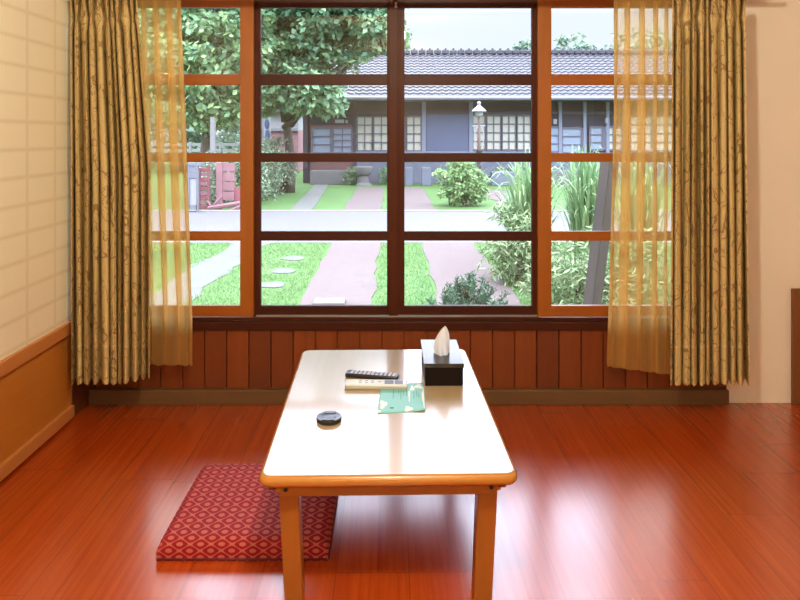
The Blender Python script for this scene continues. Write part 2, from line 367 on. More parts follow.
def tube(bm, pts, rad, seg=8, cap=True):
    pts = [Vector(p) for p in pts]; rings = []
    rads = rad if isinstance(rad, (list, tuple)) else [rad]*len(pts)
    for i, p in enumerate(pts):
        d = (pts[min(i+1, len(pts)-1)]-pts[max(i-1, 0)]).normalized()
        a = d.orthogonal().normalized() if i == 0 else (a - d*a.dot(d)).normalized()
        b = d.cross(a)
        rings.append([bm.verts.new(p+(a*math.cos(t)+b*math.sin(t))*rads[i]) for t in [2*PI*k/seg for k in range(seg)]])
    for r0, r1 in zip(rings, rings[1:]):
        for k in range(seg): bm.faces.new((r0[k], r0[(k+1) % seg], r1[(k+1) % seg], r1[k]))
    if cap: bm.faces.new(rings[0][::-1]); bm.faces.new(rings[-1])
    return bm
def lathe(bm, prof, c, seg=32):
    rings = []
    for r, z in prof:
        rings.append([bm.verts.new((c[0]+r*math.cos(2*PI*k/seg), c[1]+r*math.sin(2*PI*k/seg), c[2]+z)) for k in range(seg)])
    for r0, r1 in zip(rings, rings[1:]):
        for k in range(seg): bm.faces.new((r0[k], r0[(k+1) % seg], r1[(k+1) % seg], r1[k]))
    bm.faces.new(rings[0][::-1]); bm.faces.new(rings[-1]); return bm
def prism(bm, pts, z0, z1):
    a = [bm.verts.new((p[0], p[1], z0)) for p in pts]; b = [bm.verts.new((p[0], p[1], z1)) for p in pts]
    bm.faces.new(a[::-1]); bm.faces.new(b)
    for i in range(len(pts)):
        j = (i+1) % len(pts); bm.faces.new((a[i], a[j], b[j], b[i]))
    return bm

# ================================================================== ROOM SHELL
XL = -1.546; XR = 3.3; YB = 3.35; YF = -2.4; ZC = 2.5
struct('floor', box(B(), (XL-0.1, YF-0.1, -0.08), (XR+0.1, YB+0.12, 0.0)), 'floor')
struct('ceiling', box(B(), (XL-0.1, YF-0.1, ZC), (XR+0.1, YB+0.25, ZC+0.08)), 'ceiling')
struct('wall_rear', box(B(), (XL-0.1, YF-0.1, 0.0), (XR+0.1, YF, ZC)), 'plaster')
struct('wall_right', box(B(), (XR, YF, 0.0), (XR+0.1, YB+0.12, ZC)), 'plaster')
# left wall: paper screen above, honey coloured dado below
YP = 3.16
struct('wall_left', box(B(), (XL-0.08, YF, 0.455), (XL, YP, ZC)), 'paper')
dado = box(B(), (XL-0.08, YF, 0.0), (XL-0.004, YP, 0.43)); struct('trim_1', dado, 'dado_wood')
struct('trim_2', box(B(), (XL-0.08, YF, 0.422), (XL+0.016, YP, 0.482), 0.004), 'dado_rail')
struct('baseboard_left', box(B(), (XL-0.08, YF, 0.012), (XL+0.014, YP, 0.07), 0.004), 'dado_rail')
struct('trim_3', box(B(), (XL-0.08, YP, 0.0), (XL+0.0, YB+0.02, ZC), 0.003), 'post_dark')

# window wall
SZ0 = PZ(317, YB); SZ1 = 2.10; WX0, WX1 = PX(98, YB), PX(693, YB)
XPL = PX(727, YB)
bm = B()
box(bm, (WX1+0.03, YB, 0.30), (XPL, YB+0.14, 2.2)); box(bm, (XL-0.08, YB, 2.19), (XPL, YB+0.14, ZC))
box(bm, (XPL, YB-0.0, GZ), (XR+0.1, YB+0.14, ZC)); box(bm, (XL-0.1, YB+0.02, GZ), (XPL, YB+0.14, 0.0)); box(bm, (XL-0.1, YB+0.0, 0.3), (WX0-0.03, YB+0.14, 2.2))
struct('wall_back', bm, 'plaster')
# vertical boards under the window, each with its own slightly proud face and a groove between
bm = B(); k = 0; x = -2.9+BW*11
rr = random.Random(4)
while x < XPL-0.002:
    a, b_ = max(x+0.0022, XL), min(x+BW-0.0022, XPL)
    if b_ > a+0.004: box(bm, (a, YB+0.006-rr.random()*0.004, 0.0), (b_, YB+0.03, SZ0-0.055), 0.0022, 1)
    x += BW
box(bm, (XL, YB+0.022, 0.0), (XPL, YB+0.06, SZ0-0.02))
struct('wall_back_boards', bm, 'boards')
struct('baseboard_back', box(B(), (XL+0.005, YB-0.030, 0.0), (XPL-0.003, YB+0.004, 0.075), 0.004), 'base_back')
# window casing (dark): sill, head, jambs, with the aluminium running track
bm = B()
box(bm, (WX0-0.03, YB-0.012, SZ0-0.066), (WX1+0.03, YB+0.15, SZ0-0.022), 0.003)
box(bm, (WX0-0.03, YB+0.01, SZ0-0.03), (WX1+0.03, YB+0.15, SZ0-0.006), 0.002)
box(bm, (WX0-0.03, YB-0.02, 2.10), (WX1+0.03, YB+0.15, 2.19), 0.003)
box(bm, (WX0-0.03, YB-0.005, SZ0-0.02), (WX0, YB+0.15, 2.12), 0.002); box(bm, (WX1, YB-0.005, SZ0-0.02), (WX1+0.03, YB+0.15, 2.12), 0.002)
struct('trim_4', bm, 'frame_dark')
struct('trim_5', box(B(), (PX(255, YB), YB+0.028, SZ0-0.008), (PX(540, YB), YB+0.042, SZ0+0.001), 0.001, 1), 'alu')

ROWS = [7.5, (74, 85), (153, 162), (231.5, 241), 306]
def sash(name, xa, xb, sl, sr, y0, th, mv, mh, low=317, top=-6):
    """xa..xb outer pixels, sl/sr stile widths in pixels; pixels are read at the sash's own plane"""
    D = y0
    bm = B()
    box(bm, (PX(xa, D), y0, PZ(low, D)), (PX(xa+sl, D), y0+th, PZ(top, D)), 0.0025)
    box(bm, (PX(xb-sr, D), y0, PZ(low, D)), (PX(xb, D), y0+th, PZ(top, D)), 0.0025)
    o = obj(name, bm, mv); o['kind'] = 'structure'
    for i, (a, b_) in enumerate([(top, ROWS[0]), ROWS[1], ROWS[2], ROWS[3], (ROWS[4], low)]):
        rail = i in (0, 4); d = 0.001 if rail else 0.004
        bb = B(); box(bb, (PX(xa+sl, D)-0.002, y0+d, PZ(b_, D)), (PX(xb-sr, D)+0.002, y0+th-d, PZ(a, D)), 0.0025)
        q = obj('rail' if rail else 'glazing_bar', bb, mh, o)
    g = B(); box(g, (PX(xa+sl, D)-0.002, y0+th*0.55, PZ(low-4, D)), (PX(xb-sr, D)+0.002, y0+th*0.55+0.003, PZ(top+4, D)))
    obj('glass_panes', g, 'glass', o)
    return o
sash('window_1', 100, 253.5, 13, 13.5, YB, 0.030, 'sash_orange', 'sash_orange_x')
sash('window_2', 252, 400.5, 8.5, 13.5, YB+0.040, 0.030, 'sash_dark', 'frame_dark', 316)
sash('window_3', 390, 540, 14.5, 8, YB+0.041, 0.030, 'sash_dark', 'frame_dark', 316)
sash('window_4', 538, 691, 13.5, 13, YB, 0.030, 'sash_orange', 'sash_orange_x')
# meeting stile cover strip and the small latch at its head
struct('trim_6', box(B(), (PX(389, 3.38), YB+0.028, PZ(316, 3.38)), (PX(398, 3.38), YB+0.042, 2.1), 0.002), 'sash_dark')
bm = B(); box(bm, P(394.8, 8, 3.375)-Vector((0, 0.004, 0)), P(397.2, 2, 3.375)+Vector((0, 0.006, 0)), 0.001)
tag(obj('window_latch', bm, 'white_paint'), 'tiny pale metal latch at the head of the middle window stile', 'latch')
# wood panel standing proud of the plaster on the far right
struct('trim_7', box(B(), (PX(793, 3.33), YB-0.022, 0.0), (XR, YB, PZ(289, 3.33)), 0.004), 'side_panel')

# ================================================================== CURTAINS
def curtain(name, label, mat, xl, xr, ztop, zbot, D, nf, amp, seed, group, head=True, curl=0.8, hemz=0.385, deep=False):
    """xl(t), xr(t): plan edges in metres for t=0 (top) .. 1 (bottom)"""
    rg = random.Random(seed)
    SF = 24 if deep else 14
    NS = nf*SF; NZ = 56
    wts = [rg.uniform(0.55, 1.5) for _ in range(nf)]; tot = sum(wts); cum = [0]
    for q in wts: cum.append(cum[-1]+q/tot)
    amps = [rg.uniform(0.7, 1.25) for _ in range(nf)]; ph = [rg.uniform(-0.5, 0.5) for _ in range(nf)]
    G = []
    for j in range(NZ+1):
        tz = j/NZ; z = ztop+(zbot(0.5)-ztop)*tz
        row = []
        for i in range(NS+1):
            f = i/float(SF); k = min(nf-1, int(f)); fr = f-k
            s = cum[k]+(cum[k+1]-cum[k])*fr
            zz = ztop+(zbot(s)-ztop)*tz
            th = 2*PI*fr
            sway = 0.10*math.sin(ph[k]*6+tz*3.5)*min(1, tz*3)
            dz = ztop-zz
            env = 0.75+0.35*min(1, max(0, (dz-0.10))/0.45)
            pinch = math.exp(-((dz-0.10)/0.035)**2) if head else 0
            A = amp*(amps[k]*(1-0)+0)*env*(1-0.45*pinch)
            if head and dz < 0.10:
                A *= 1.0+0.35*(0.10-dz)/0.10
            if deep:      # rounded fronts, narrow deep valleys
                c1 = math.cos(th); pf = 0.75*math.tanh(2.6*(c1+0.60))+0.25*c1
                y = D-A*pf+0.05*A*math.cos(3*th+ph[k]*4)
            else: y = D-A*math.cos(th)*0.9+0.12*A*math.cos(3*th+ph[k]*4)
            wfold = (xr(tz)-xl(tz))*(cum[k+1]-cum[k])
            x = xl(tz)+(xr(tz)-xl(tz))*s+wfold*(curl/(2*PI)*math.sin(th)-0.05*math.sin(2*th)+sway*math.sin(th))
            if head and dz < 0.09: y += 0.22*A*math.cos(3*th)*(0.09-dz)/0.09
            if deep: x *= 1+0.95*(y/DD-1)
            if head and deep: x += 0.25*wfold*pinch*(1 if k % 2 == 0 else -1)*math.sin(PI*fr)
            row.append((x, y, zz))
        G.append(row)
    us = [0.0]; mid = G[NZ//2]
    for i in range(1, NS+1): us.append(us[-1]+math.dist(mid[i][:2], mid[i-1][:2]))
    root = thing(name, label, 'curtain', ((xl(0)+xr(0))/2, D, ztop), group)
    def piece(pn, j0, j1):
        vs_ = [p for j in range(j0, j1+1) for p in G[j]]; W = NS+1
        fs = [(a*W+i, a*W+i+1, (a+1)*W+i+1, (a+1)*W+i) for a in range(j1-j0) for i in range(NS)]
        o = obj(pn, (vs_, fs), mat, root, smooth=True)
        uv = o.data.uv_layers.new(name='UVMap')
        for lp in o.data.loops:
            vi = lp.vertex_index; uv.data[lp.index].uv = (us[vi % W], vs_[vi][2])
    zs = [G[j][0][2] for j in range(NZ+1)]
    jh = max(1, min(range(NZ+1), key=lambda j: abs(zs[j]-(ztop-0.10)))) if head else 0
    jm = min(range(NZ+1), key=lambda j: abs(zs[j]-hemz))
    if head: piece('pleated_heading', 0, jh)
    piece('fabric_panel', jh, jm); piece('hem', jm, NZ)
    return root
DD = 3.12
lerp = lambda a, b: (lambda t: a+(b-a)*t)
dx = lambda px: PX(px, DD)
curtain('drape', 'heavy gold embroidered drape hanging on the left, against the paper wall', 'drape',
        lerp(dx(70.5), dx(72)), lambda t: dx(137)+(dx(150)-dx(137))*min(1, t*2.2), 2.035, lambda s: 0.205+(0.03*max(0, s-0.62)/0.38 if s > 0.62 else 0), DD-0.02, 10, 0.040, 3, 'heavy gold drapes', curl=0.15, deep=True)
curtain('drape', 'heavy gold embroidered drape hanging on the right, in front of beige plaster', 'drape',
        lambda t: dx(672)+(dx(670)-dx(672))*t, lerp(dx(745), dx(749)), 2.035, lambda s: 0.205, DD-0.03, 10, 0.042, 8, 'heavy gold drapes', curl=0.15, deep=True)
SD = 3.24
sx = lambda px: PX(px, SD)
curtain('sheer_curtain', 'narrow gathered gold sheer curtain beside the left heavy drape', 'sheer',
        lerp(sx(137), sx(147)), lambda t: sx(182)+(sx(194)-sx(182))*min(1, t*1.15), 2.05, lambda s: 0.238, SD, 4, 0.026, 12, 'gold sheer curtains', head=False, curl=2.3, hemz=0.3)
curtain('sheer_curtain', 'wide gold sheer curtain beside the right heavy drape, in front of the leaning timber', 'sheer',
        lambda t: sx(612)+(sx(605)-sx(612))*max(0, (t-0.3)/0.7), lambda t: sx(672), 2.05, lambda s: 0.235-0.045*s, SD, 5, 0.028, 21, 'gold sheer curtains', head=False, curl=2.3, hemz=0.3)
t = thing('curtain_rail', 'brown double curtain rail fixed above the window', 'curtain rail', (0, 3.2, 2.08))
for yy, rn in ((DD, 'rail'), (SD, 'rail')):
    bm = tube(B(), [(XL+0.01, yy, 2.075), (1.85, yy, 2.075)], 0.011, 10); obj(rn, bm, 'post_dark', t)
for xx in (-1.4, 0.03, 1.7):
    obj('bracket', box(B(), (xx-0.012, DD-0.02, 2.066), (xx+0.012, YB, 2.098), 0.003), 'post_dark', t)

# ================================================================== LOW TABLE
TZ = 0.40; TY0 = 1.868; TY1 = 2.985; THK = 0.034
def TX0(y): return -0.372+(-0.394+0.372)*(y-TY0)/(TY1-TY0)
def TX1(y): return 0.366+(0.340-0.366)*(y-TY0)/(TY1-TY0)
ang = math.atan2(0.024, TY1-TY0); TCX = (TX0(2.414)+TX1(2.414))/2; TW = 0.750; TL = TY1-TY0
table = thing('low_table', 'low honey wood table with glossy pale top and rounded corners', 'table', (TCX, 2.414, 0))
Mt = Matrix.Translation((TCX, 2.414, 0)) @ Matrix.Rotation(ang, 4, 'Z')
def tl(bm): bmesh.ops.transform(bm, matrix=Mt, verts=bm.verts[:]); return bm
def rrect(w_, l_, r, n_=7):
    pts = []
    for cx_, cy_, a0 in ((w_/2-r, l_/2-r, 0), (-w_/2+r, l_/2-r, PI/2), (-w_/2+r, -l_/2+r, PI), (w_/2-r, -l_/2+r, 1.5*PI)):
        for k in range(n_+1): pts.append((cx_+r*math.cos(a0+k*PI/2/n_), cy_+r*math.sin(a0+k*PI/2/n_)))
    return pts
# solid wood edge (rounded) around a lacquered field
bm = B()
prof = [(0.018, 0.0), (0.006, 0.003), (0.001, 0.010), (0.0, 0.017), (0.001, 0.024), (0.005, 0.030), (0.011, THK)]
rings = []
for ins, zz in prof:
    rings.append([bm.verts.new((x_, y_, TZ-THK+zz)) for x_, y_ in rrect(TW-2*ins, TL-2*ins, 0.035-ins*0.6)])
for r0, r1 in zip(rings, rings[1:]):
    for k in range(len(r0)): bm.faces.new((r0[k], r0[(k+1) % len(r0)], r1[(k+1) % len(r0)], r1[k]))
bm.faces.new(rings[0][::-1]); bm.faces.new(rings[-1])
obj('edge_band', tl(bm), 'table_x', table, smooth=True, angle=50)
bm = prism(B(), rrect(TW-0.024, TL-0.024, 0.026), TZ-0.006, TZ+0.0012); bmesh.ops.bevel(bm, geom=[e_ for e_ in bm.edges if all(v_.co.z > TZ for v_ in e_.verts)], offset=0.0008, segments=1, affect='EDGES')
obj('tabletop', tl(bm), 'table_top', table)
AI = 0.040; AH = 0.036
for nm, lo, hi, mm in (('apron', (-TW/2+AI+0.02, -TL/2+0.03), (TW/2-AI-0.02, -TL/2+0.052), 'table_ax'), ('apron', (-TW/2+AI+0.02, TL/2-0.052), (TW/2-AI-0.02, TL/2-0.03), 'table_x'),
                       ('apron', (-TW/2+AI+0.004, -TL/2+0.05), (-TW/2+AI+0.026, TL/2-0.05), 'table_y'), ('apron', (TW/2-AI-0.026, -TL/2+0.05), (TW/2-AI-0.004, TL/2-0.05), 'table_y')):
    obj(nm, tl(box(B(), (*lo, TZ-THK-AH), (*hi, TZ-THK+0.002), 0.002)), mm, table)
for sx_ in (-1, 1):
    for sy_ in (-1, 1):
        bm = B(); L_ = 0.058
        cx_, cy_ = sx_*(TW/2-AI-L_/2-0.012), sy_*(TL/2-0.052-L_/2)
        box(bm, (cx_-L_/2, cy_-L_/2, 0.0), (cx_+L_/2, cy_+L_/2, TZ-THK), 0.004)
        for v_ in bm.verts:
            if v_.co.z < 0.1: v_.co.x -= sx_*0.016; v_.co.x = cx_-sx_*0.012+(v_.co.x-cx_+sx_*0.012)*0.93
        obj('leg', tl(bm), 'table_z', table)
        xx = sx_*(TW/2-AI-0.012); yy = sy_*(TL/2-0.034)
        if sy_ < 0:
            bm = B(); bmesh.ops.create_cone(bm, cap_ends=True, segments=12, radius1=0.006, radius2=0.006, depth=0.008, matrix=Matrix.Translation((xx-sx_*0.025, -TL/2+0.029, TZ-THK-0.014)) @ Matrix.Rotation(PI/2, 4, 'X'))
            obj('bolt', tl(bm), 'bolt', table)
            obj('hinge_block', tl(box(B(), (min(xx, xx+sx_*0.024)-0.004, -TL/2+0.035, TZ-THK-0.020), (max(xx, xx+sx_*0.024)-0.004, -TL/2+0.085, TZ-THK), 0.003)), 'bracket', table)

TT = TZ+0.0014
# ---- tissue box
x0, x1 = 0.133, 0.288; y0_, y1_ = 2.525, 2.825; hb = 0.088
tb = thing('tissue_box', 'black lacquered tissue box holding white tissues on the low table', 'tissue box', (0.21, 2.67, TT))
bm = B(); box(bm, (x0+0.003, y0_+0.003, TT), (x1-0.003, y1_-0.003, TT+0.072), 0.003); obj('body', bm, 'matt_black', tb)
bm = B()
def ell(rx, ry, cx_, cy_, n_=28): return [(cx_+rx*math.cos(2*PI*k/n_), cy_+ry*math.sin(2*PI*k/n_)) for k in range(n_)]
cxm, cym = (x0+x1)/2, (y0_+y1_)/2-0.005
hole = ell(0.030, 0.062, cxm, cym)
outer = []
for (hx, hy) in hole:                           # project the oval's rays to the rectangle
    dx_, dy_ = hx-cxm, hy-cym
    tx = ((x1 if dx_ > 0 else x0)-cxm)/dx_ if abs(dx_) > 1e-6 else 1e9; ty = ((y1_ if dy_ > 0 else y0_)-cym)/dy_ if abs(dy_) > 1e-6 else 1e9
    s_ = min(tx, ty); outer.append((cxm+dx_*s_, cym+dy_*s_))
corners = [(x1, y1_), (x0, y1_), (x0, y0_), (x1, y0_)]
for c_ in corners:
    k = min(range(len(outer)), key=lambda i: math.dist(outer[i], c_)); outer[k] = c_
zt = TT+hb
ringsz = [(outer, TT+0.072), (outer, zt), (hole, zt), (hole, zt-0.004)]
vr = [[bm.verts.new((*p_, z_)) for p_ in r_] for r_, z_ in ringsz]
vr_in = [bm.verts.new((cxm+(p_[0]-cxm)*0.9, cym+(p_[1]-cym)*0.9, TT+0.072)) for p_ in outer]
L_ = len(hole)
for a, b_ in zip(vr, vr[1:]):
    for k in range(L_): bm.faces.new((a[k], a[(k+1) % L_], b_[(k+1) % L_], b_[k]))
for k in range(L_): bm.faces.new((vr[0][(k+1) % L_], vr[0][k], vr_in[k], vr_in[(k+1) % L_]))
obj('lid', bm, 'lacquer', tb)
# tissue: folded pointed sheet rising from the slot
bm = B(); NU, NV = 18, 16; gd = []
for j in range(NV+1):
    v_ = j/NV; wd = 0.037*(0.75+0.9*v_)*(1-v_)**0.8*1.15; row = []
    for i in range(NU+1):
        u_ = i/NU*2-1
        xx = cxm+0.002+u_*wd+0.012*v_+0.010*math.sin(v_*3)*(-1)*(1-v_)
        yy = cym-0.012+-0.026*math.cos(u_*1.5)*(1-v_*0.9)+0.005*math.sin(u_*7+v_*4)*(1-v_)-0.01*v_
        zz = zt-0.006+0.118*v_+0.010*(1-abs(u_))*math.sin(v_*PI)
        row.append(bm.verts.new((xx, yy, zz)))
    gd.append(row)
for j in range(NV):
    for i in range(NU): bm.faces.new((gd[j][i], gd[j][i+1], gd[j+1][i+1], gd[j+1][i]))
ti = obj('tissue', bm, 'tissue', tb, smooth=True); pass

# ---- remote controls
def frame_mat(pa, pb, z):
    """local x from pa to pb on the table"""
    d = (Vector((pb[0]-pa[0], pb[1]-pa[1], 0))); L = d.length; a = math.atan2(d.y, d.x)
    return L, Matrix.Translation((pa[0], pa[1], z)) @ Matrix.Rotation(a, 4, 'Z')
def on_table(px, py, h=0.0):
    D = (CAMZ-TT-h)*F/(py-CY); return ((px-CX)*D/F, D)
a = on_table(344.5, 390); b_ = on_table(407.3, 390.3)
L, Mr = frame_mat(a, b_, TT)
wr = thing('remote_control', 'white air conditioner remote lying in front of the black one, overlapping the leaflet', 'remote control', (a[0], a[1], TT))
def tr_(bm, M_): bmesh.ops.transform(bm, matrix=M_, verts=bm.verts[:]); return bm
W_ = 0.062; H_ = 0.020; Mr = Mr @ Matrix.Rotation(math.radians(0.35), 4, 'Y')
obj('body', tr_(box(B(), (0, 0, 0.0), (L, W_, H_*0.55), 0.004, 3), Mr), 'grey_plastic', wr, smooth=True, angle=40)
obj('front_cover', tr_(box(B(), (0.0, 0.0005, H_*0.5), (L, W_-0.0005, H_), 0.0045, 3), Mr), 'white_plastic', wr, smooth=True, angle=40)
obj('screen', tr_(box(B(), (L*0.635, 0.012, H_-0.001), (L*0.78, W_-0.010, H_+0.0008), 0.0006, 1), Mr), 'lcd', wr)
obj('screen', tr_(box(B(), (L*0.80, 0.012, H_-0.001), (L*0.93, W_-0.010, H_+0.0008), 0.0006, 1), Mr), 'lcd', wr)
for kx, ky in ((0.22, 0.020), (0.32, 0.020), (0.42, 0.022), (0.42, 0.040), (0.53, 0.030), (0.22, 0.040), (0.32, 0.040)):
    obj('button', tr_(box(B(), (L*kx, ky, H_-0.001), (L*kx+0.011, ky+0.007, H_+0.0012), 0.0008, 1), Mr), 'grey_key', wr)
a = on_table(345, 377.5); b2 = on_table(402, 384)
a = (a[0], a[1]+0.006); b2 = (b2[0]+0.004, a[1]-0.002)
pa = on_table(344.8, 377.8); L, Mr = frame_mat(pa, (pa[0]+0.212, 2.573), TT)
# kept clear of the white remote: it lies just behind it
br_ = thing('remote_control', 'black television remote with many pale keys lying behind the white one', 'remote control', (a[0], a[1], TT))
W_ = 0.046; H_ = 0.018
obj('body', tr_(box(B(), (0, 0, 0), (L, W_, H_), 0.006, 3), Mr), 'black_plastic', br_, smooth=True, angle=40)
for i in range(11):
    for j in range(3):
        if i in (6,) and j == 1: continue
        kx = 0.020+i*0.0172; ky = 0.006+j*0.0125
        obj('button', tr_(box(B(), (kx, ky, H_-0.001), (kx+0.0105, ky+0.0085, H_+0.0016), 0.001, 1), Mr), 'dark_key', br_)

# ---- leaflet: slightly curled printed sheet
pc = [on_table(377.5, 414), on_table(425.5, 411.5), on_table(423.5, 383), on_table(381, 384)]
def sheet(u_, v_, lift=0.0):
    p0 = Vector(pc[0]).lerp(Vector(pc[1]), u_); p1 = Vector(pc[3]).lerp(Vector(pc[2]), u_); p_ = p0.lerp(p1, v_)
    z = TT+0.0006+0.010*max(0, u_-0.6)**1.5*2.2*(1-v_)+0.004*max(0, 0.35-u_)**1.2*(1-v_)*3*0.5
    return Vector((p_.x, p_.y, z+lift))
lf = thing('leaflet', 'teal and white printed leaflet lying under the white remote', 'leaflet', (pc[0][0], pc[0][1], TT))
def patch(us_, vs_, lift, thick=0.0004):
    bm = B(); g_ = [[bm.verts.new(sheet(u_, v_, lift)) for u_ in us_] for v_ in vs_]
    for j in range(len(vs_)-1):
        for i in range(len(us_)-1): bm.faces.new((g_[j][i], g_[j][i+1], g_[j+1][i+1], g_[j+1][i]))
    return bm
R_ = lambda a, b, n_: [a+(b-a)*k/n_ for k in range(n_+1)]
o = obj('paper', patch(R_(0, 1, 24), R_(0, 1, 12), 0.0), 'teal_paper', lf, smooth=True); o.modifiers.new('t', 'SOLIDIFY').thickness = 0.0006
def blob(cu, cv, ru, rv, seed):
    rg = random.Random(seed); bm = B(); c0 = bm.verts.new(sheet(cu, cv, 0.0006)); vsn = []
    for k in range(18):
        a_ = 2*PI*k/18; r_ = 1+0.25*math.sin(3*a_+seed)+rg.uniform(-.08, .08)
        vsn.append(bm.verts.new(sheet(min(0.995, max(0.005, cu+ru*r_*math.cos(a_))), min(0.995, max(0.005, cv+rv*r_*math.sin(a_))), 0.0006)))
    for k in range(18): bm.faces.new((c0, vsn[k], vsn[(k+1) % 18]))
    return bm
for q in ((0.10, 0.27, 0.075, 0.13, 1), (0.64, 0.10, 0.08, 0.08, 2), (0.73, 0.80, 0.05, 0.10, 3), (0.88, 0.86, 0.09, 0.09, 4), (0.97, 0.45, 0.025, 0.35, 5), (0.66, 0.55, 0.02, 0.2, 6), (0.03, 0.05, 0.03, 0.05, 7)):
    obj('printed_white_patch', blob(*q), 'white_print', lf)
for k, (u0, va, vb) in enumerate(((0.30, 0.45, 0.86), (0.42, 0.62, 0.88), (0.47, 0.42, 0.88), (0.53, 0.55, 0.86), (0.60, 0.52, 0.88), (0.76, 0.42, 0.66), (0.82, 0.48, 0.70), (0.87, 0.44, 0.62))):
    obj('printed_line', patch([u0, u0+0.011], R_(va, vb, 6), 0.0007), 'teal_ink', lf)
obj('printed_line', patch(R_(0.25, 0.33, 4), [0.13, 0.18], 0.0007), 'teal_ink', lf)

# ---- lens cap
c_ = on_table(329, 420.5)
lc = thing('lens_cap', 'round black pinch lens cap lying alone on the near left of the table', 'lens cap', (c_[0], c_[1], TT))
bm = lathe(B(), [(0.0405, 0.0), (0.0425, 0.001), (0.0430, 0.003), (0.0430, 0.012), (0.0415, 0.0145), (0.034, 0.0155), (0.001, 0.0155)], (c_[0], c_[1], TT), 48)
obj('cap_body', bm, 'black_plastic', lc, smooth=True, angle=35)
bm = lathe(B(), [(0.0255, 0.0150), (0.0255, 0.0164), (0.0245, 0.0168), (0.001, 0.0168)], (c_[0], c_[1], TT), 36); 
obj('centre_disc', bm, 'black_plastic', lc, smooth=True, angle=35)
for s_ in (-1, 1):
    pts = [(-0.017, s_*0.018), (0.017, s_*0.018), (0.021, s_*0.034), (0.0, s_*0.0385), (-0.021, s_*0.034)]
    pts = [(c_[0]+p_[0], c_[1]+p_[1]) for p_ in pts]
    if s_ < 0: pts = pts[::-1]
    obj('pinch_grip', prism(B(), pts, TT+0.0150, TT+0.0178), 'black_plastic', lc)

# ================================================================== ZABUTON
bm = B(); zx0, zx1, zy0, zy1, zh = -0.755, -0.200, 2.100, 2.620, 0.066
NU = 28; grid = {}
def zab(u_, v_, top):
    rd = lambda e_: math.sqrt(max(0.0, 1-(1-min(1, e_/0.10))**2))
    eu, ev = 1-abs(2*u_-1), 1-abs(2*v_-1)
    edge = min(1, (eu*7))**0.5*min(1, (ev*7))**0.5
    puff = 1-0.08*(abs(2*u_-1)**2+abs(2*v_-1)**2)-0.10*math.exp(-((u_-0.46)**2+(v_-0.36)**2)/0.004)
    k = 0.010*(1-edge)
    x_ = zx0+(zx1-zx0)*u_; y_ = zy0+(zy1-zy0)*v_
    if top: z_ = 0.062*(0.52+0.48*rd(eu)*rd(ev))*(0.93+0.07*edge)*puff+0.008
    else: z_ = 0.0
    return (x_, y_, z_)
us_ = [0, 0.006, 0.018, 0.036, 0.06]+[0.06+0.88*k/26 for k in range(1, 27)]+[0.964, 0.982, 0.994, 1.0]
n_ = len(us_)
T_ = [[bm.verts.new(zab(u_, v_, True)) for u_ in us_] for v_ in us_]
Bt = [[bm.verts.new(zab(u_, v_, False)) for u_ in us_] for v_ in us_]
for j in range(n_-1):
    for i in range(n_-1):
        bm.faces.new((T_[j][i], T_[j][i+1], T_[j+1][i+1], T_[j+1][i])); bm.faces.new((Bt[j][i], Bt[j+1][i], Bt[j+1][i+1], Bt[j][i+1]))
def side(idx):
    for (a, b_) in zip(idx, idx[1:]):
        m0 = []
        bm.faces.new((Bt[a[0]][a[1]], Bt[b_[0]][b_[1]], T_[b_[0]][b_[1]], T_[a[0]][a[1]]))
loop = [(0, i) for i in range(n_)]+[(j, n_-1) for j in range(1, n_)]+[(n_-1, i) for i in range(n_-2, -1, -1)]+[(j, 0) for j in range(n_-2, -1, -1)]
side(loop)
zb = obj('floor_cushion', bm, 'brocade', None, smooth=True, angle=60, loc=(-0.4775, 2.3775, 0))
tag(zb, 'square crimson brocade floor cushion with woven lattice pattern, partly under the table', 'cushion')
bm = tube(B(), [(zx0+0.004, zy0+0.0, 0.006), (zx1-0.004, zy0+0.0, 0.006)], 0.0035, 8)
tube(bm, [(zx0, zy0+0.004, 0.006), (zx0, zy1-0.004, 0.006)], 0.0035, 8); tube(bm, [(zx1, zy0+0.004, 0.006), (zx1, zy1-0.004, 0.006)], 0.0035, 8)
obj('piping', bm, 'piping', zb, smooth=True)

# ================================================================== OUTDOORS
OY = YB+0.15
def gp(px, py):
    D = (CAMZ-GZ)*F/(py-CY); return ((px-CX)*D/F, D)
struct('ground', box(B(), (-60, OY, GZ-0.3), (60, 110, GZ)), 'lawn')
RY0, RY1 = 11.0, 15.35
def strip_obj(name, x0, x1, y0, y1, h, m, jag=0.03, seed=1, skew=0.0, step=0.4):
    rg = random.Random(seed); n_ = max(2, int((y1-y0)/step)); L = []; R = []
    for k in range(n_+1):
        y_ = y0+(y1-y0)*k/n_; s_ = skew*(y_-y0)
        L.append((x0+s_+rg.uniform(-jag, jag), y_)); R.append((x1+s_+rg.uniform(-jag, jag), y_))
    return prism(B(), L[::-1]+R, GZ-0.05, GZ+h)
struct('road', box(B(), (-60, RY0, GZ-0.1), (60, RY1, GZ+0.006)), 'road')
struct('kerb_far', box(B(), (-60, RY1, GZ-0.1), (60, RY1+0.18, GZ+0.03), 0.01), 'kerb')
struct('kerb_near', box(B(), (-60, RY0-0.14, GZ-0.1), (60, RY0, GZ+0.015), 0.005), 'kerb')
struct('driveway_track_left', strip_obj('a', -0.97, -0.18, 4.2, RY0-0.14, 0.012, 'brick', 0.035, 3), 'brick')
struct('driveway_track_right', strip_obj('a', 0.52, 1.38, 4.2, RY0-0.14, 0.012, 'brick', 0.035, 4), 'brick')
struct('garden_path', strip_obj('a', -2.80, -2.20, 5.6, RY0-0.14, 0.010, 'concrete', 0.10, 5, 0.04), 'concrete')
struct('far_path', strip_obj('a', -2.40, -1.88, RY1+0.18, 24.4, 0.012, 'concrete', 0.03, 6, -0.045), 'concrete')
struct('far_track_left', strip_obj('a', -1.12, -0.20, RY1+0.18, 22.6, 0.012, 'brick', 0.04, 7), 'brick')
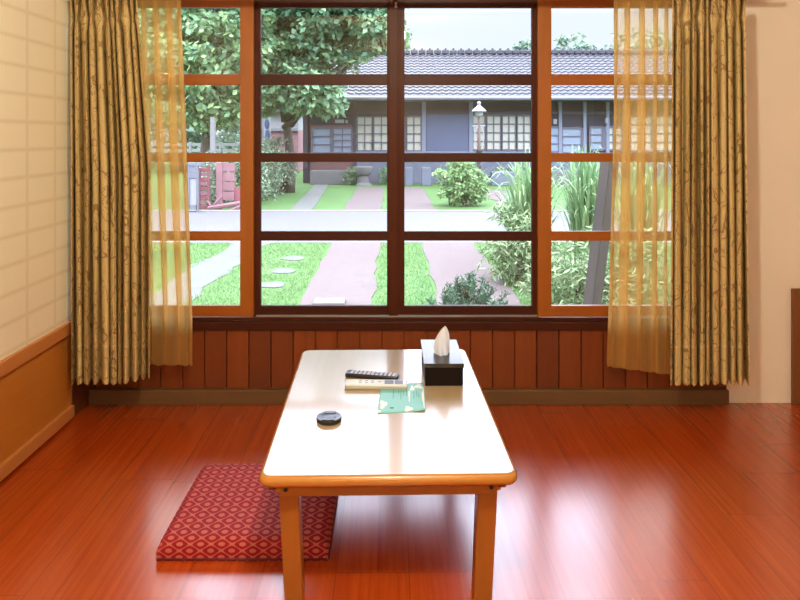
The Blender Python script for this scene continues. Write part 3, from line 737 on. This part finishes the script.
struct('far_track_right', strip_obj('a', 0.34, 1.12, RY1+0.18, 22.6, 0.012, 'brick', 0.04, 8), 'brick')
struct('far_track_end', strip_obj('a', 2.9, 3.75, 16.6, 21.5, 0.012, 'brick', 0.08, 9), 'brick')
for (px, py, sc_, lb) in ((293, 259, 0.15, 'furthest pale stepping stone in the grass left of the driveway'), (283.5, 271.5, 0.14, 'middle pale stepping stone in the grass left of the driveway'), (271, 285.5, 0.14, 'nearest pale stepping stone in the grass left of the driveway')):
    x_, y_ = gp(px, py); rg = random.Random(px)
    pts = [(x_+sc_*1.15*math.cos(a_)*rg.uniform(.7, 1.25), y_+sc_*1.2*math.sin(a_)*rg.uniform(.7, 1.25)) for a_ in [2*PI*k/11 for k in range(11)]]
    tag(obj('stepping_stone', prism(B(), pts, GZ-0.02, GZ+0.012), 'concrete'), lb, 'stepping stone', 'stepping stones in the grass')
xa, ya = gp(313, 306); xb, _ = gp(345, 306)
tag(obj('stone_slab', box(B(), (xa, ya-0.06, GZ), (xb, ya+0.16, GZ+0.05), 0.015), 'slab'), 'pale flat stone slab at the near end of the left brick track', 'slab')

# ---- foliage helpers
def leaves(name, pts, nrm, size, m, parent, seed, aspect=0.5, fold=0.25, droop=0.0):
    """one bent leaf (two triangles pairs) per point, oriented near nrm"""
    rg = np.random.RandomState(seed); n_ = len(pts)
    d = rg.normal(size=(n_, 3)); d /= np.linalg.norm(d, axis=1)[:, None]
    nn = nrm+rg.normal(size=(n_, 3))*0.75; nn /= np.linalg.norm(nn, axis=1)[:, None]
    a = np.cross(nn, d); a /= np.linalg.norm(a, axis=1)[:, None]+1e-9
    a[:, 2] -= droop; a /= np.linalg.norm(a, axis=1)[:, None]
    b_ = np.cross(nn, a); b_ /= np.linalg.norm(b_, axis=1)[:, None]+1e-9
    s = size*rg.uniform(0.65, 1.25, n_)[:, None]
    tip = pts+a*s; mid = pts+a*s*0.5-nn*s*fold*0.3
    l = mid+b_*s*aspect*0.5+nn*s*fold*0.35; r = mid-b_*s*aspect*0.5+nn*s*fold*0.35
    V = np.stack([pts, l, tip, r, mid], axis=1).reshape(-1, 3)
    i = np.arange(n_)*5
    Fc = np.concatenate([np.stack([i, i+4, i+1], 1), np.stack([i+1, i+4, i+2], 1), np.stack([i, i+3, i+4], 1), np.stack([i+3, i+2, i+4], 1)])
    me = bpy.data.meshes.new(name)
    me.vertices.add(len(V)); me.vertices.foreach_set('co', V.ravel().astype(np.float32))
    me.loops.add(len(Fc)*3); me.loops.foreach_set('vertex_index', Fc.ravel().astype(np.int32))
    me.polygons.add(len(Fc)); me.polygons.foreach_set('loop_start', (np.arange(len(Fc))*3).astype(np.int32))
    me.update(calc_edges=True); me.validate()
    me.materials.append(MT[m]); o = bpy.data.objects.new(name, me); COL.objects.link(o)
    if parent is not None: o.parent = parent; o.matrix_parent_inverse = parent.matrix_basis.inverted()
    return o
def cluster_points(seed, blobs, n_cl, n_leaf, rc):
    """leaf points in clumps scattered over the skins of ellipsoids: (centre, radii)"""
    rg = np.random.RandomState(seed); P_ = []; N_ = []
    vol = np.array([b[1][0]*b[1][2] for b in blobs]); vol = vol/vol.sum()
    for (c, r), f in zip(blobs, vol):
        k = max(3, int(n_cl*f)); d = rg.normal(size=(k, 3)); d /= np.linalg.norm(d, axis=1)[:, None]
        rad = rg.uniform(0.55, 1.0, k)[:, None]**0.6
        cc = np.array(c)+d*np.array(r)*rad
        for q, dd in zip(cc, d):
            e_ = rg.normal(size=(n_leaf, 3)); e_ /= np.linalg.norm(e_, axis=1)[:, None]
            P_.append(q+e_*rc*rg.uniform(0.4, 1.0, n_leaf)[:, None]*np.array([1, 1, 0.7])); N_.append(e_*0.5+np.array([0, 0, 0.8])+dd*0.4)
    return np.concatenate(P_), np.concatenate(N_)
def tree(name, label, base, top_z, r0, blobs, ncl, nleaf, rc, leaf, m, seed, group=None, aspect=0.55, bend=(0, 0)):
    t_ = thing(name, label, 'tree', base, group); bx_, by_, bz_ = base; rg = random.Random(seed)
    pts = [(bx_+bend[0]*k/5+0.06*math.sin(k*2+seed), by_+bend[1]*k/5, bz_+(top_z-bz_)*k/5) for k in range(6)]
    bm = tube(B(), pts, [r0*(1.25 if k == 0 else 1-0.12*k) for k in range(6)], 12); obj('trunk', bm, 'bark', t_, smooth=True)
    top = Vector(pts[-1])
    for (c, r) in blobs:
        bm = B(); c = Vector(c); st = Vector(pts[3]).lerp(top, rg.random()); q = [st+(c-st)*k/4+Vector((rg.uniform(-.12, .12), rg.uniform(-.12, .12), 0.15*math.sin(k*PI/4))) for k in range(5)]
        tube(bm, q, [r0*0.45*(1-0.18*k) for k in range(5)], 7); obj('branch', bm, 'bark', t_, smooth=True)
    pp, nn_ = cluster_points(seed, blobs, ncl, nleaf, rc)
    leaves('crown', pp, nn_, leaf, m, t_, seed+1, aspect, 0.3, 0.25)
    return t_
def bl(px, py, D, rx, rz, ry=None): return (tuple(P(px, py, D)), (rx, ry or rx, rz))

# ---- broad-leaved tree in front of the house and its neighbour on the left
tx, ty = PX(289, 20.8), 20.8
tree('broadleaf_tree', 'leafy green tree with mottled trunk in front of the tiled house', (tx, ty, GZ), PZ(85, 20.8), 0.20,
     [bl(285, 30, 20.3, 2.0, 1.5), bl(335, 22, 20.0, 1.7, 1.0), bl(375, 20, 19.8, 0.85, 0.95), bl(300, 85, 19.8, 1.35, 0.72), bl(262, 70, 20.5, 1.3, 1.3), bl(330, 55, 20.2, 0.9, 0.75),
      bl(320, 97, 19.5, 0.75, 0.42), bl(300, -20, 20.5, 2.6, 1.4), bl(370, 48, 19.5, 0.38, 0.42), bl(390, 32, 19.6, 0.42, 0.6), bl(362, -10, 19.8, 1.3, 0.8)],
     520, 46, 0.42, 0.23, 'leaf_a', 5, 'broad-leaved garden trees', 0.6)
tree('broadleaf_tree', 'pale green tree behind the red barrier, filling the left sash', (PX(205, 19), 19.0, GZ), PZ(70, 19), 0.17,
     [bl(205, 45, 18.2, 1.5, 1.2), bl(185, 90, 17.9, 1.1, 0.9), bl(228, 80, 18.4, 1.0, 1.1), bl(210, 10, 18.6, 1.9, 1.1), bl(165, 40, 18.5, 1.3, 1.4), bl(205, 108, 18.6, 1.1, 0.5), bl(240, 40, 18.6, 0.9, 1.2), bl(218, -30, 18.5, 2, 1)],
     430, 46, 0.40, 0.22, 'leaf_b', 15, 'broad-leaved garden trees', 0.6)
for i, (px, D, py, r_, lb) in enumerate(((118, 38, 70, 4.2, 'hazy tree far left behind the garden trees'), (184, 33, 100, 2.1, 'hazy low tree beyond the pale fence at left'), (232, 45, 95, 3.2, 'hazy tree between the two garden trees, beyond the outbuilding'),
                                        (527, 44, 50, 0.75, 'treetop just above the ridge beside the dark window stile'), (573, 42, 54, 1.5, 'round treetop above the ridge in the right sash'),                                         (640, 42, 50, 2.0, 'treetop behind the right sheer curtain'))):
    c = P(px, py, D)
    tree('distant_tree', lb, (c.x, c.y, GZ), c.z, 0.22, [(tuple(c), (r_, r_, r_*0.75)), ((c.x-r_*0.4, c.y, c.z-r_*0.7), (r_*0.9, r_*0.9, r_*0.6)), ((c.x+r_*0.5, c.y, c.z-r_*0.8), (r_*0.8, r_*0.8, r_*0.6))],
         int(46*r_), 26, 0.5, 0.36, 'leaf_far', 40+i, 'trees beyond the gardens')

def shrub(name, label, cat, blobs, ncl, nl, rc, leaf, m, seed, aspect=0.5, group=None, droop=0.0):
    c = blobs[0][0]; t_ = thing(name, label, cat, (c[0], c[1], GZ), group)
    rg = random.Random(seed)
    for (cc, r) in blobs:
        for k in range(3): obj('stem', tube(B(), [(cc[0]+rg.uniform(-.1, .1), cc[1]+rg.uniform(-.1, .1), GZ), (cc[0]+rg.uniform(-.6, .6)*r[0], cc[1]+rg.uniform(-.5, .5)*r[1], cc[2])], [0.02, 0.008], 5), 'bark', t_)
    pp, nn_ = cluster_points(seed, blobs, ncl, nl, rc); pp[:, 2] = np.maximum(pp[:, 2], GZ+0.01)
    leaves('foliage', pp, nn_, leaf, m, t_, seed+3, aspect, 0.3, droop); return t_
shrub('hedge', 'grey green clipped hedge beside the leafy tree across the road', 'hedge',
      [((-3.95, 17.0, GZ+0.62), (0.75, 0.75, 0.85)), ((-3.9, 18.3, GZ+0.75), (0.8, 0.8, 0.9)), ((-4.0, 19.6, GZ+0.8), (0.8, 0.8, 1.0)), ((-4.1, 20.9, GZ+0.85), (0.8, 0.8, 0.95)), ((-4.6, 17.4, GZ+0.6), (0.7, 0.8, 0.8)), ((-3.5, 20.1, GZ+0.85), (0.5, 0.45, 0.95)), ((-3.75, 22.6, GZ+0.7), (0.5, 0.6, 0.75))],
      420, 34, 0.22, 0.10, 'leaf_hedge', 60)
x_, y_ = gp(465, 208)
shrub('round_bush', 'round variegated bush at the edge of the road across from the window', 'bush', [((x_, y_+0.55, GZ+0.5), (0.58, 0.5, 0.5)), ((x_-0.28, y_+0.6, GZ+0.72), (0.42, 0.4, 0.38)), ((x_+0.3, y_+0.5, GZ+0.5), (0.36, 0.35, 0.42)), ((x_+0.05, y_+0.5, GZ+0.85), (0.35, 0.35, 0.28))],
      170, 34, 0.14, 0.10, 'leaf_bush', 61)
for i, (px, lb, r_) in enumerate(((388, 'small dark shrub against the house wall beside the stone planter', 0.3), (352, 'small shrub beside the porch step', 0.28), (505, 'blue green shrub against the house wall under the cream windows', 0.62), (522, 'blue green shrub nearest the dark stile, by the house wall', 0.5), (600, 'shrub by the house wall at the far right', 0.6))):
    c = P(px, 172, 24.2)
    shrub('wall_shrub', lb, 'shrub', [((c.x, 24.2, GZ+0.32), (r_, 0.3, 0.34))], int(60*r_)+14, 22, 0.12, 0.10, 'leaf_hedge' if px > 400 else 'leaf_a', 70+i, group='shrubs along the house wall')

# ---- strap-leaved plants
def strap(name, label, base, n_, h, spread, wd, seed, m='leaf_strap', group='strap-leaved plants by the driveway', cat='plant'):
    rg = random.Random(seed); V = []; Fc = []; S = 7
    for k in range(n_):
        a_ = rg.uniform(0, 2*PI); L = h*rg.uniform(0.55, 1.15); lean = rg.uniform(0.1, 1.0)*spread; w_ = wd*rg.uniform(0.6, 1.2)
        bx_, by_ = base[0]+rg.uniform(-1, 1)*0.10*h, base[1]+rg.uniform(-1, 1)*0.10*h; i0 = len(V)
        ca, sa = math.cos(a_), math.sin(a_)
        for s in range(S+1):
            t_ = s/S; out = lean*(t_**1.6); up = L*(math.sin(t_*PI*0.5*(1+0.25*lean/spread)))*(1-0.18*lean/spread*t_)
            ww = w_*(1-t_**2.2)*0.5+0.001
            for q in (-1, 1): V.append((bx_+ca*out-sa*ww*q, by_+sa*out+ca*ww*q, base[2]+up))
        for s in range(S): j = i0+2*s; Fc.append((j, j+1, j+3, j+2))
    o = obj(name, (V, Fc), m); tag(o, label, cat, group); return o
strap('strap_leaf_plant', 'tall strap-leaved clump beside the right brick track, cut by the dark stile', (PX(531, 8.2), 8.2, GZ), 230, 1.50, 0.72, 0.035, 2)
strap('strap_leaf_plant', 'tall strap-leaved clump just left of the leaning timber', (PX(585, 8.6), 8.6, GZ), 210, 1.55, 0.75, 0.036, 3)
strap('strap_leaf_plant', 'strap-leaved clump behind the leaning timber, towards the sheer curtain', (PX(640, 7.8), 7.8, GZ), 200, 1.5, 0.7, 0.036, 9)
strap('strap_leaf_plant', 'shorter clump at the foot of the strap-leaved plants near the road', (PX(515, 9.8), 9.8, GZ), 120, 0.95, 0.6, 0.03, 4)
shrub('low_shrub', 'willowy dark green shrub at the edge of the right brick track', 'shrub', [((PX(516, 8.0), 8.0, GZ+0.45), (0.36, 0.4, 0.5)), ((PX(533, 7.7), 7.7, GZ+0.30), (0.4, 0.4, 0.42))], 80, 36, 0.16, 0.11, 'leaf_low', 81, 0.22, 'low shrubs under the window view')
shrub('low_shrub', 'pale green undergrowth behind the leaning timber', 'shrub', [((PX(568, 6.6), 6.6, GZ+0.30), (0.42, 0.4, 0.42)), ((PX(610, 6.4), 6.4, GZ+0.38), (0.45, 0.4, 0.5)), ((PX(650, 6.4), 6.4, GZ+0.35), (0.4, 0.4, 0.5))], 130, 36, 0.15, 0.10, 'leaf_low', 82, 0.25, 'low shrubs under the window view')
# ---- juniper below the window
rg = random.Random(91); V = []; Fc = []
jc = (PX(462, 5.3), 5.3)
t = thing('juniper_bush', 'dark green juniper with feathery tips under the middle of the window', 'bush', (jc[0], jc[1], GZ))
bm = B(); tips = []
for k in range(72):
    a_ = rg.uniform(0, 2*PI); rr_ = rg.uniform(0.0, 0.58); hx = rr_*math.cos(a_); hy = rr_*math.sin(a_)*0.8
    top = (0.74-0.75*abs(hx-0.08)-0.25*abs(hy))*rg.uniform(0.72, 1.0)*0.92
    if hx < -0.3: top *= 0.9
    p0 = Vector((jc[0]+hx*0.25, jc[1]+hy*0.3, GZ)); p1 = Vector((jc[0]+hx*0.8, jc[1]+hy*0.85, GZ+top*0.6)); p2 = Vector((jc[0]+hx*1.08+rg.uniform(-.04, .04), jc[1]+hy, GZ+top))
    obj('stem', tube(B(), [p0, p1, p2], [0.012, 0.008, 0.003], 5), 'bark', t); tips.append((p0, p1, p2))
pts_ = []; nr_ = []; rs = np.random.RandomState(5)
for p0, p1, p2 in tips:
    for s in range(150):
        f = rs.uniform(0.12, 1)**0.7; q = p0.lerp(p1, f*2) if f < 0.5 else p1.lerp(p2, f*2-1)
        w_ = 0.075*(1.25-f); e_ = rs.normal(size=3); e_ /= np.linalg.norm(e_)
        pts_.append(np.array(q)+e_*w_*rs.uniform(0.3, 1)); nr_.append(e_)
leaves('foliage', np.array(pts_), np.array(nr_), 0.045, 'juniper', t, 6, 0.22, 0.1, -0.9)

# ---- lawn blades (uncountable)
rs = np.random.RandomState(8); NB = 60000
gx = rs.uniform(-4.6, 3.6, NB); gy = 5.2+(RY0-0.2-5.2)*rs.uniform(0, 1, NB)**1.0
pathc = -2.5+0.04*(gy-5.6)
ok = ~(((gx > -0.99) & (gx < -0.16)) | ((gx > 0.50) & (gx < 1.40)) | (np.abs(gx-pathc) < 0.27))
for px, py in ((293, 259), (283.5, 271.5), (271, 285.5)):
    qx, qy = gp(px, py); ok &= np.hypot(gx-qx, gy-qy) > 0.24
gx, gy = gx[ok], gy[ok]; k_ = len(gx)
base = np.stack([gx, gy, np.full(k_, GZ)], 1); an = rs.uniform(0, 2*PI, k_); hh = rs.uniform(0.02, 0.05, k_); ww = 0.006
sd = np.stack([np.cos(an), np.sin(an), np.zeros(k_)], 1)*ww
tipv = base+np.stack([rs.normal(0, 0.02, k_), rs.normal(0, 0.02, k_), hh], 1)
V = np.stack([base-sd, base+sd, tipv], 1).reshape(-1, 3); Fc = np.arange(k_*3)
me = bpy.data.meshes.new('lawn_grass'); me.vertices.add(len(V)); me.vertices.foreach_set('co', V.ravel().astype(np.float32))
me.loops.add(len(Fc)); me.loops.foreach_set('vertex_index', Fc.astype(np.int32)); me.polygons.add(k_); me.polygons.foreach_set('loop_start', (np.arange(k_)*3).astype(np.int32))
me.update(calc_edges=True); me.validate(); me.materials.append(MT['blade'])
o = bpy.data.objects.new('lawn_grass', me); COL.objects.link(o); tag(o, 'short green grass of the lawn beside the brick tracks', 'grass', kind='stuff')

# ---- leaning timber close to the window
D = 4.3
p0 = P(592, 306, D); p1 = P(610, 160, D); d = (p1-p0).normalized(); foot = p0+d*((GZ-p0.z)/d.z); topp = p0+d*1.0
Zax = d; Xax = Vector((0.88, 0.47, 0)); Xax = (Xax-Zax*Xax.dot(Zax)).normalized(); Yax = Zax.cross(Xax)
Mb = Matrix((( Xax.x, Yax.x, Zax.x, foot.x), (Xax.y, Yax.y, Zax.y, foot.y), (Xax.z, Yax.z, Zax.z, foot.z), (0, 0, 0, 1)))
Lb = (topp-foot).length
tag(obj('leaning_timber', box(B(), (-0.043, -0.043, 0.0), (0.043, 0.043, Lb), 0.004, 1, Mb), 'timber_grey'), 'weathered grey timber leaning outside the right sash', 'timber')

# ---- red barrier on the left
t = thing('red_barrier', 'faded red wooden barrier with slatted uprights beyond the left sash', 'barrier', (PX(215, 15.6), 15.9, GZ))
D = 15.7
def bxp(xa, xb, ya, yb, D, dep, bev=0.0):
    """box from pixel rectangle at depth D"""
    a = P(xa, yb, D); b = P(xb, ya, D); return ((a.x, D, a.z), (b.x, D+dep, b.z))
bm = B(); box(bm, *bxp(198, 200, 168, 211, D, 0.06)); box(bm, *bxp(207.3, 209.3, 165, 216, D, 0.06)); obj('upright_frame', bm, 'red_paint', t)
for k in range(9):
    y_ = 170+k*4.7; a = P(199, y_+1.6, D); b = P(208, y_-1.2, D)
    obj('slat', box(B(), (a.x, D+0.01, a.z), (b.x, D+0.045, b.z+0.02), 0.004), 'red_pale' if k % 2 else 'red_paint', t)
bm = B(); box(bm, *bxp(216, 222, 162.5, 212, D+0.1, 0.10), 0.008); obj('post', bm, 'red_pale', t)
for k in range(4):
    obj('slat', box(B(), *bxp(222, 234, 163+k*9.6, 171.4+k*9.6, D+0.15, 0.04), 0.004), 'red_pale', t)
obj('post', box(B(), *bxp(232.5, 234.5, 163, 203, D+0.2, 0.05), 0.004), 'red_pale', t)
for (a, b, r_) in (((208, 208), (240, 203), 0.05), ((206, 213), (226, 215), 0.05), ((224, 214), (241, 206), 0.05), ((208, 211), (222, 196), 0.03), ((207, 201), (214, 210), 0.03)):
    obj('brace', tube(B(), [P(*a, D-0.05), P(*b, D-0.05)], r_, 6), 'red_pale', t)
obj('low_panel', box(B(), *bxp(234.5, 244, 187, 202, D+0.2, 0.05), 0.004), 'red_paint', t)
t = thing('notice_frame', 'blue grey framed white board standing left of the red barrier', 'notice board', (PX(192, 15.2), 15.2, GZ))
bm = B(); box(bm, *bxp(186, 189.5, 165, 209, 15.2, 0.08)); box(bm, *bxp(196, 198, 165, 216, 15.2, 0.08)); box(bm, *bxp(184, 201, 163, 166.5, 15.2, 0.3)); box(bm, *bxp(189, 197, 205, 209, 15.2, 0.06)); box(bm, *bxp(189, 197, 166, 178, 15.2, 0.05))
obj('frame', bm, 'grey_paint', t); obj('white_board', box(B(), *bxp(189, 196.5, 178, 205.5, 15.23, 0.03)), 'white_paint', t)
a = P(213, 117, 17.2)
tag(obj('utility_post', box(B(), (a.x-0.06, 17.14, GZ), (a.x+0.06, 17.26, a.z), 0.01), 'kerb'), 'pale square concrete post in front of the trees in the left sash', 'post')
t = thing('pale_fence', 'low pale rail fence far behind the red barrier', 'fence', (PX(200, 23), 23, GZ))
for ya, yb in ((143, 146), (149, 152), (158, 161)):
    a = P(150, yb, 23); b = P(256, ya, 23); obj('rail', box(B(), (a.x, 23.0, a.z), (b.x, 23.05, b.z)), 'white_paint', t)
for px in (160, 190, 220, 250):
    a = P(px, 142, 23); obj('post', box(B(), (a.x-0.04, 22.98, GZ), (a.x+0.04, 23.06, a.z)), 'white_paint', t)
# ---- outbuilding and banner between the trees
t = thing('outbuilding', 'small white and pink outbuilding glimpsed behind the leafy tree', 'building', (PX(268, 33), 34, GZ))
a = P(240, 130, 33); b = P(298, 112, 33)
obj('upper_wall', box(B(), (a.x, 33, a.z), (b.x, 36, b.z)), 'far_wall', t); obj('lower_wall', box(B(), (a.x, 32.97, GZ), (b.x, 36, a.z)), 'red_pale', t)
obj('roof', box(B(), (a.x-0.3, 32.5, b.z), (b.x+0.3, 36.5, b.z+0.2)), 'roof_tile', t); obj('ledge', box(B(), (a.x, 32.8, a.z-0.05), (b.x, 33, a.z+0.08)), 'grey_paint', t)
t = thing('banner_sign', 'narrow navy and white upright banner beside the tree trunk', 'sign', (PX(267, 26), 26, GZ))
a = P(263.5, 142, 26); b = P(270.5, 117, 26)
obj('white_cloth', box(B(), (a.x, 26, a.z), (b.x, 26.03, b.z)), 'white_paint', t); 
bm = B(); bmesh.ops.create_uvsphere(bm, u_segments=14, v_segments=8, radius=1, matrix=Matrix.Translation(P(266.8, 124, 25.98)) @ Matrix.Diagonal((0.10, 0.015, 0.20, 1))); bmesh.ops.create_uvsphere(bm, u_segments=14, v_segments=8, radius=1, matrix=Matrix.Translation(P(267.2, 134.5, 25.98)) @ Matrix.Diagonal((0.09, 0.015, 0.20, 1)))
obj('navy_emblem', bm, 'banner', t, smooth=True); obj('pole', tube(B(), [(a.x-0.03, 26.02, GZ), (a.x-0.03, 26.02, b.z+0.1)], 0.025, 6), 'grey_paint', t)

# ================================================================== THE HOUSE ACROSS THE ROAD
HY = 25.0; HX0 = PX(303, HY); HX1 = 15.0
house = thing('tiled_house', 'long single storey dark wooden house with grey tiled roof across the road', 'house', (0, HY, GZ))
obj('wall', box(B(), (HX0, HY, GZ), (HX1, HY+6.5, PZ(101, HY))), 'house_wood', house)
EV_Y = HY-1.1; EZ = PZ(97.5, EV_Y); RDY = HY+3.4; RZ = PZ(54, RDY)
RX0 = PX(333, RDY)
def roof_side(front=True):
    bm = B(); pitch = 0.27; nr = 15; xs = np.arange(HX0-0.7, HX1+0.8, pitch/5)
    ye, yr = EV_Y, RDY
    if not front: ye = RDY+(RDY-EV_Y)
    rows = []
    for r_ in range(nr):
        for e_ in (0, 1):
            t_ = (r_+e_)/nr; y_ = ye+(yr-ye)*t_; z_ = EZ+(RZ-EZ)*t_+(0.045 if e_ == 0 else 0.0)
            row = []
            for x_ in xs:
                lim = HX0-0.7+(RX0-(HX0-0.7))*t_
                row.append(bm.verts.new((max(x_, lim), y_, z_+0.022*math.sin(2*PI*x_/pitch)*(1.0))))
            rows.append(row)
    for a, b in zip(rows, rows[1:]):
        for i in range(len(xs)-1):
            if a[i].co.x == a[i+1].co.x and b[i].co.x == b[i+1].co.x: continue
            bm.faces.new((a[i], a[i+1], b[i+1], b[i]))
    bmesh.ops.remove_doubles(bm, verts=bm.verts[:], dist=0.0004)
    return bm
obj('roof_front', roof_side(True), 'roof_tile', house); obj('roof_back', roof_side(False), 'roof_tile', house)
bm = B(); v1 = bm.verts.new((HX0-0.7, EV_Y, EZ)); v2 = bm.verts.new((HX0-0.7, 2*RDY-EV_Y, EZ)); v3 = bm.verts.new((RX0, RDY, RZ)); bm.faces.new((v1, v2, v3)); obj('roof_hip', bm, 'roof_tile', house)
bm = B(); rg = random.Random(3); x_ = RX0
while x_ < HX1+0.8:
    box(bm, (x_, RDY-0.16, RZ-0.02), (x_+0.30, RDY+0.16, RZ+0.16+rg.uniform(0, .02)), 0.03, 1)
    bmesh.ops.create_cone(bm, cap_ends=True, segments=8, radius1=0.05, radius2=0.05, depth=0.28, matrix=Matrix.Translation((x_+0.15, RDY, RZ+0.19)) @ Matrix.Rotation(PI/2, 4, 'X')); x_ += 0.34
obj('ridge', bm, 'roof_tile', house)
obj('soffit', box(B(), (HX0-0.6, EV_Y+0.02, EZ-0.10), (HX1+0.6, HY+0.02, EZ-0.06)), 'house_frame', house)
obj('gutter', tube(B(), [(HX0-0.7, EV_Y-0.04, EZ-0.03), (HX1+0.7, EV_Y-0.04, EZ-0.03)], 0.075, 8), 'house_gutter', house)
obj('foundation', box(B(), (PX(357, HY), HY-0.12, GZ), (HX1, HY, PZ(162, HY))), 'stone_blue', house)
obj('sill_beam', box(B(), (PX(356, HY), HY-0.14, PZ(155, HY)), (PX(536, HY), HY, PZ(151.3, HY)), 0.01), 'house_gutter', house)
obj('lintel_beam', box(B(), (HX0, HY-0.07, PZ(114.5, HY)), (HX1, HY, PZ(111.5, HY))), 'house_frame', house)
def hbox(nm, xa, xb, ya, yb, m, out=0.03, dep=0.05, parent=None):
    a = P(xa, yb, HY-out); b = P(xb, ya, HY-out); return obj(nm, box(B(), (a.x, HY-out, a.z), (b.x, HY-out+dep, b.z)), m, parent or house)
def hwin(xa, xb, ya, yb, nx, nz_, m='house_cream', fm='house_bars'):
    f = hbox('window', xa, xb, ya, yb, m, 0.03, 0.04)
    bm = B(); a = P(xa, yb, HY-0.06); b = P(xb, ya, HY-0.06); tw = 0.035
    for k in range(nx+1):
        x_ = a.x+(b.x-a.x)*k/nx; q = tw if k in (0, nx) else tw*0.55; box(bm, (x_-q, HY-0.08, a.z), (x_+q, HY-0.03, b.z))
    for k in range(nz_+1):
        z_ = a.z+(b.z-a.z)*k/nz_; q = tw if k in (0, nz_) else tw*0.55; box(bm, (a.x, HY-0.075, z_-q), (b.x, HY-0.03, z_+q))
    obj('window_bars', bm, fm, f)
for px in (305.5, 354.5, 424, 471): hbox('post', px-(1.8 if px < 400 or px > 460 else 2), px+2, 100, 168 if px < 400 else 156, 'house_post' if px in (424, 471) else 'house_frame', 0.10, 0.12)
hbox('door', 310, 352.5, 125, 171, 'porch_red', 0.02, 0.03)
hwin(312, 331, 128, 153, 1, 3, 'house_blue'); hwin(333, 352, 128, 153, 2, 4, 'house_blue')
for xa, xb in ((357, 372.5), (373.5, 389.5), (390.5, 405.5), (406.5, 421.5)): hwin(xa, xb, 116.5, 151, 2, 4)
hbox('shutter', 426.5, 469.5, 113.5, 151.5, 'house_shutter', 0.04, 0.05)
for xa, xb in ((472.5, 485.5), (486.5, 501), (502, 516), (517, 531), (532, 545)): hwin(xa, xb, 115.5, 150, 2, 4)
hwin(547, 560, 127, 152, 1, 3, 'house_blue'); hwin(562, 582, 128, 153, 1, 3, 'house_blue'); hwin(590, 603, 127, 150, 1, 3, 'house_blue'); hwin(605, 622, 127, 150, 2, 3)
for px in (585, 608, 560.5): hbox('post', px-1.6, px+1.6, 100, 165, 'house_post', 0.10, 0.12)
for xa in (630, 655, 680, 705): hwin(xa, xa+22, 116, 151, 2, 4)
hbox('name_plate', 335, 344, 119.5, 123, 'white_paint', 0.06, 0.04)
hbox('wall_lamp', 553.5, 557, 119, 124, 'white_paint', 0.14, 0.12); hbox('wall_lamp', 605.5, 608, 118, 123, 'white_paint', 0.14, 0.12); hbox('wall_lamp', 345.5, 347.5, 120, 123, 'white_paint', 0.1, 0.1)
a = P(310, 180, 24.2); b = P(357, 171, 24.2)
obj('porch_step', box(B(), (a.x, 24.2, GZ), (b.x, HY, b.z), 0.02), 'slab', house)
a = P(552, 183, 24.2); b = P(584, 171, 24.2)
obj('porch_step', box(B(), (a.x, 24.2, GZ), (b.x, HY, b.z), 0.02), 'slab', house)
# stone planter and low garden stones
t = thing('stone_planter', 'pale pedestal planter on the grass beside the porch step', 'planter', (PX(364, 23.6), 23.6, GZ))
c = Vector((PX(364, 23.6), 23.6, GZ))
obj('pedestal', lathe(B(), [(0.30, 0), (0.28, 0.06), (0.17, 0.12), (0.15, 0.35), (0.26, 0.42)], c, 14), 'slab', t, smooth=True, angle=40)
obj('bowl', lathe(B(), [(0.24, 0.40), (0.32, 0.52), (0.34, 0.68), (0.30, 0.70)], c, 14), 'slab', t, smooth=True, angle=40)
for i, (xa, xb, lb) in enumerate(((405, 412, 'square grey garden block behind the bush, left one'), (421, 430, 'square grey garden block just left of the variegated bush'), (490, 534, 'long low blue grey stone wall under the cream windows'))):
    a = P(xa, 182, 23.9); b = P(xb, 167 if i < 2 else 171, 23.9)
    tag(obj('garden_stone', box(B(), (a.x, 23.45, GZ), (b.x, 23.7, b.z), 0.03), 'stone_blue'), lb, 'stone', 'grey stones along the house')
# ---- street lamp
t = thing('garden_lamp', 'old white shaded lamp on a dark post before the cream windows', 'lamp', (PX(478.5, 22.6), 22.6, GZ))
D = 22.6; c = P(479, 0, D); lx = c.x
obj('pole', tube(B(), [(lx, D, GZ), (lx, D, PZ(118, D))], [0.07, 0.045], 10), 'lamp_pole', t, smooth=True)
obj('pole_collar', box(B(), (lx-0.10, D-0.1, PZ(153, D)), (lx+0.10, D+0.1, PZ(150, D)), 0.02), 'bolt', t)
obj('crossbar', box(B(), (lx-0.22, D-0.02, PZ(126.5, D)), (lx+0.22, D+0.02, PZ(125, D)), 0.008), 'white_paint', t)
for s_ in (-1, 1):
    obj('scroll', tube(B(), [(lx+s_*(0.05+0.12*math.sin(k*PI/8)), D-0.03, PZ(127+k*2.6, D)) for k in range(9)], 0.018, 6), 'white_paint', t, smooth=True)
zc = PZ(111, D)
obj('lamp_shade', lathe(B(), [(0.25, -0.02), (0.25, 0.01), (0.17, 0.09), (0.09, 0.15), (0.06, 0.20), (0.04, 0.25)], (lx, D, zc), 20), 'white_paint', t, smooth=True, angle=40)
bm = B(); bmesh.ops.create_uvsphere(bm, u_segments=16, v_segments=10, radius=0.15, matrix=Matrix.Translation((lx, D, zc-0.08))); obj('globe', bm, 'white_paint', t, smooth=True)
bm = B(); bmesh.ops.create_uvsphere(bm, u_segments=10, v_segments=6, radius=0.07, matrix=Matrix.Translation((lx, D, zc+0.27))); obj('finial', bm, 'white_paint', t, smooth=True)
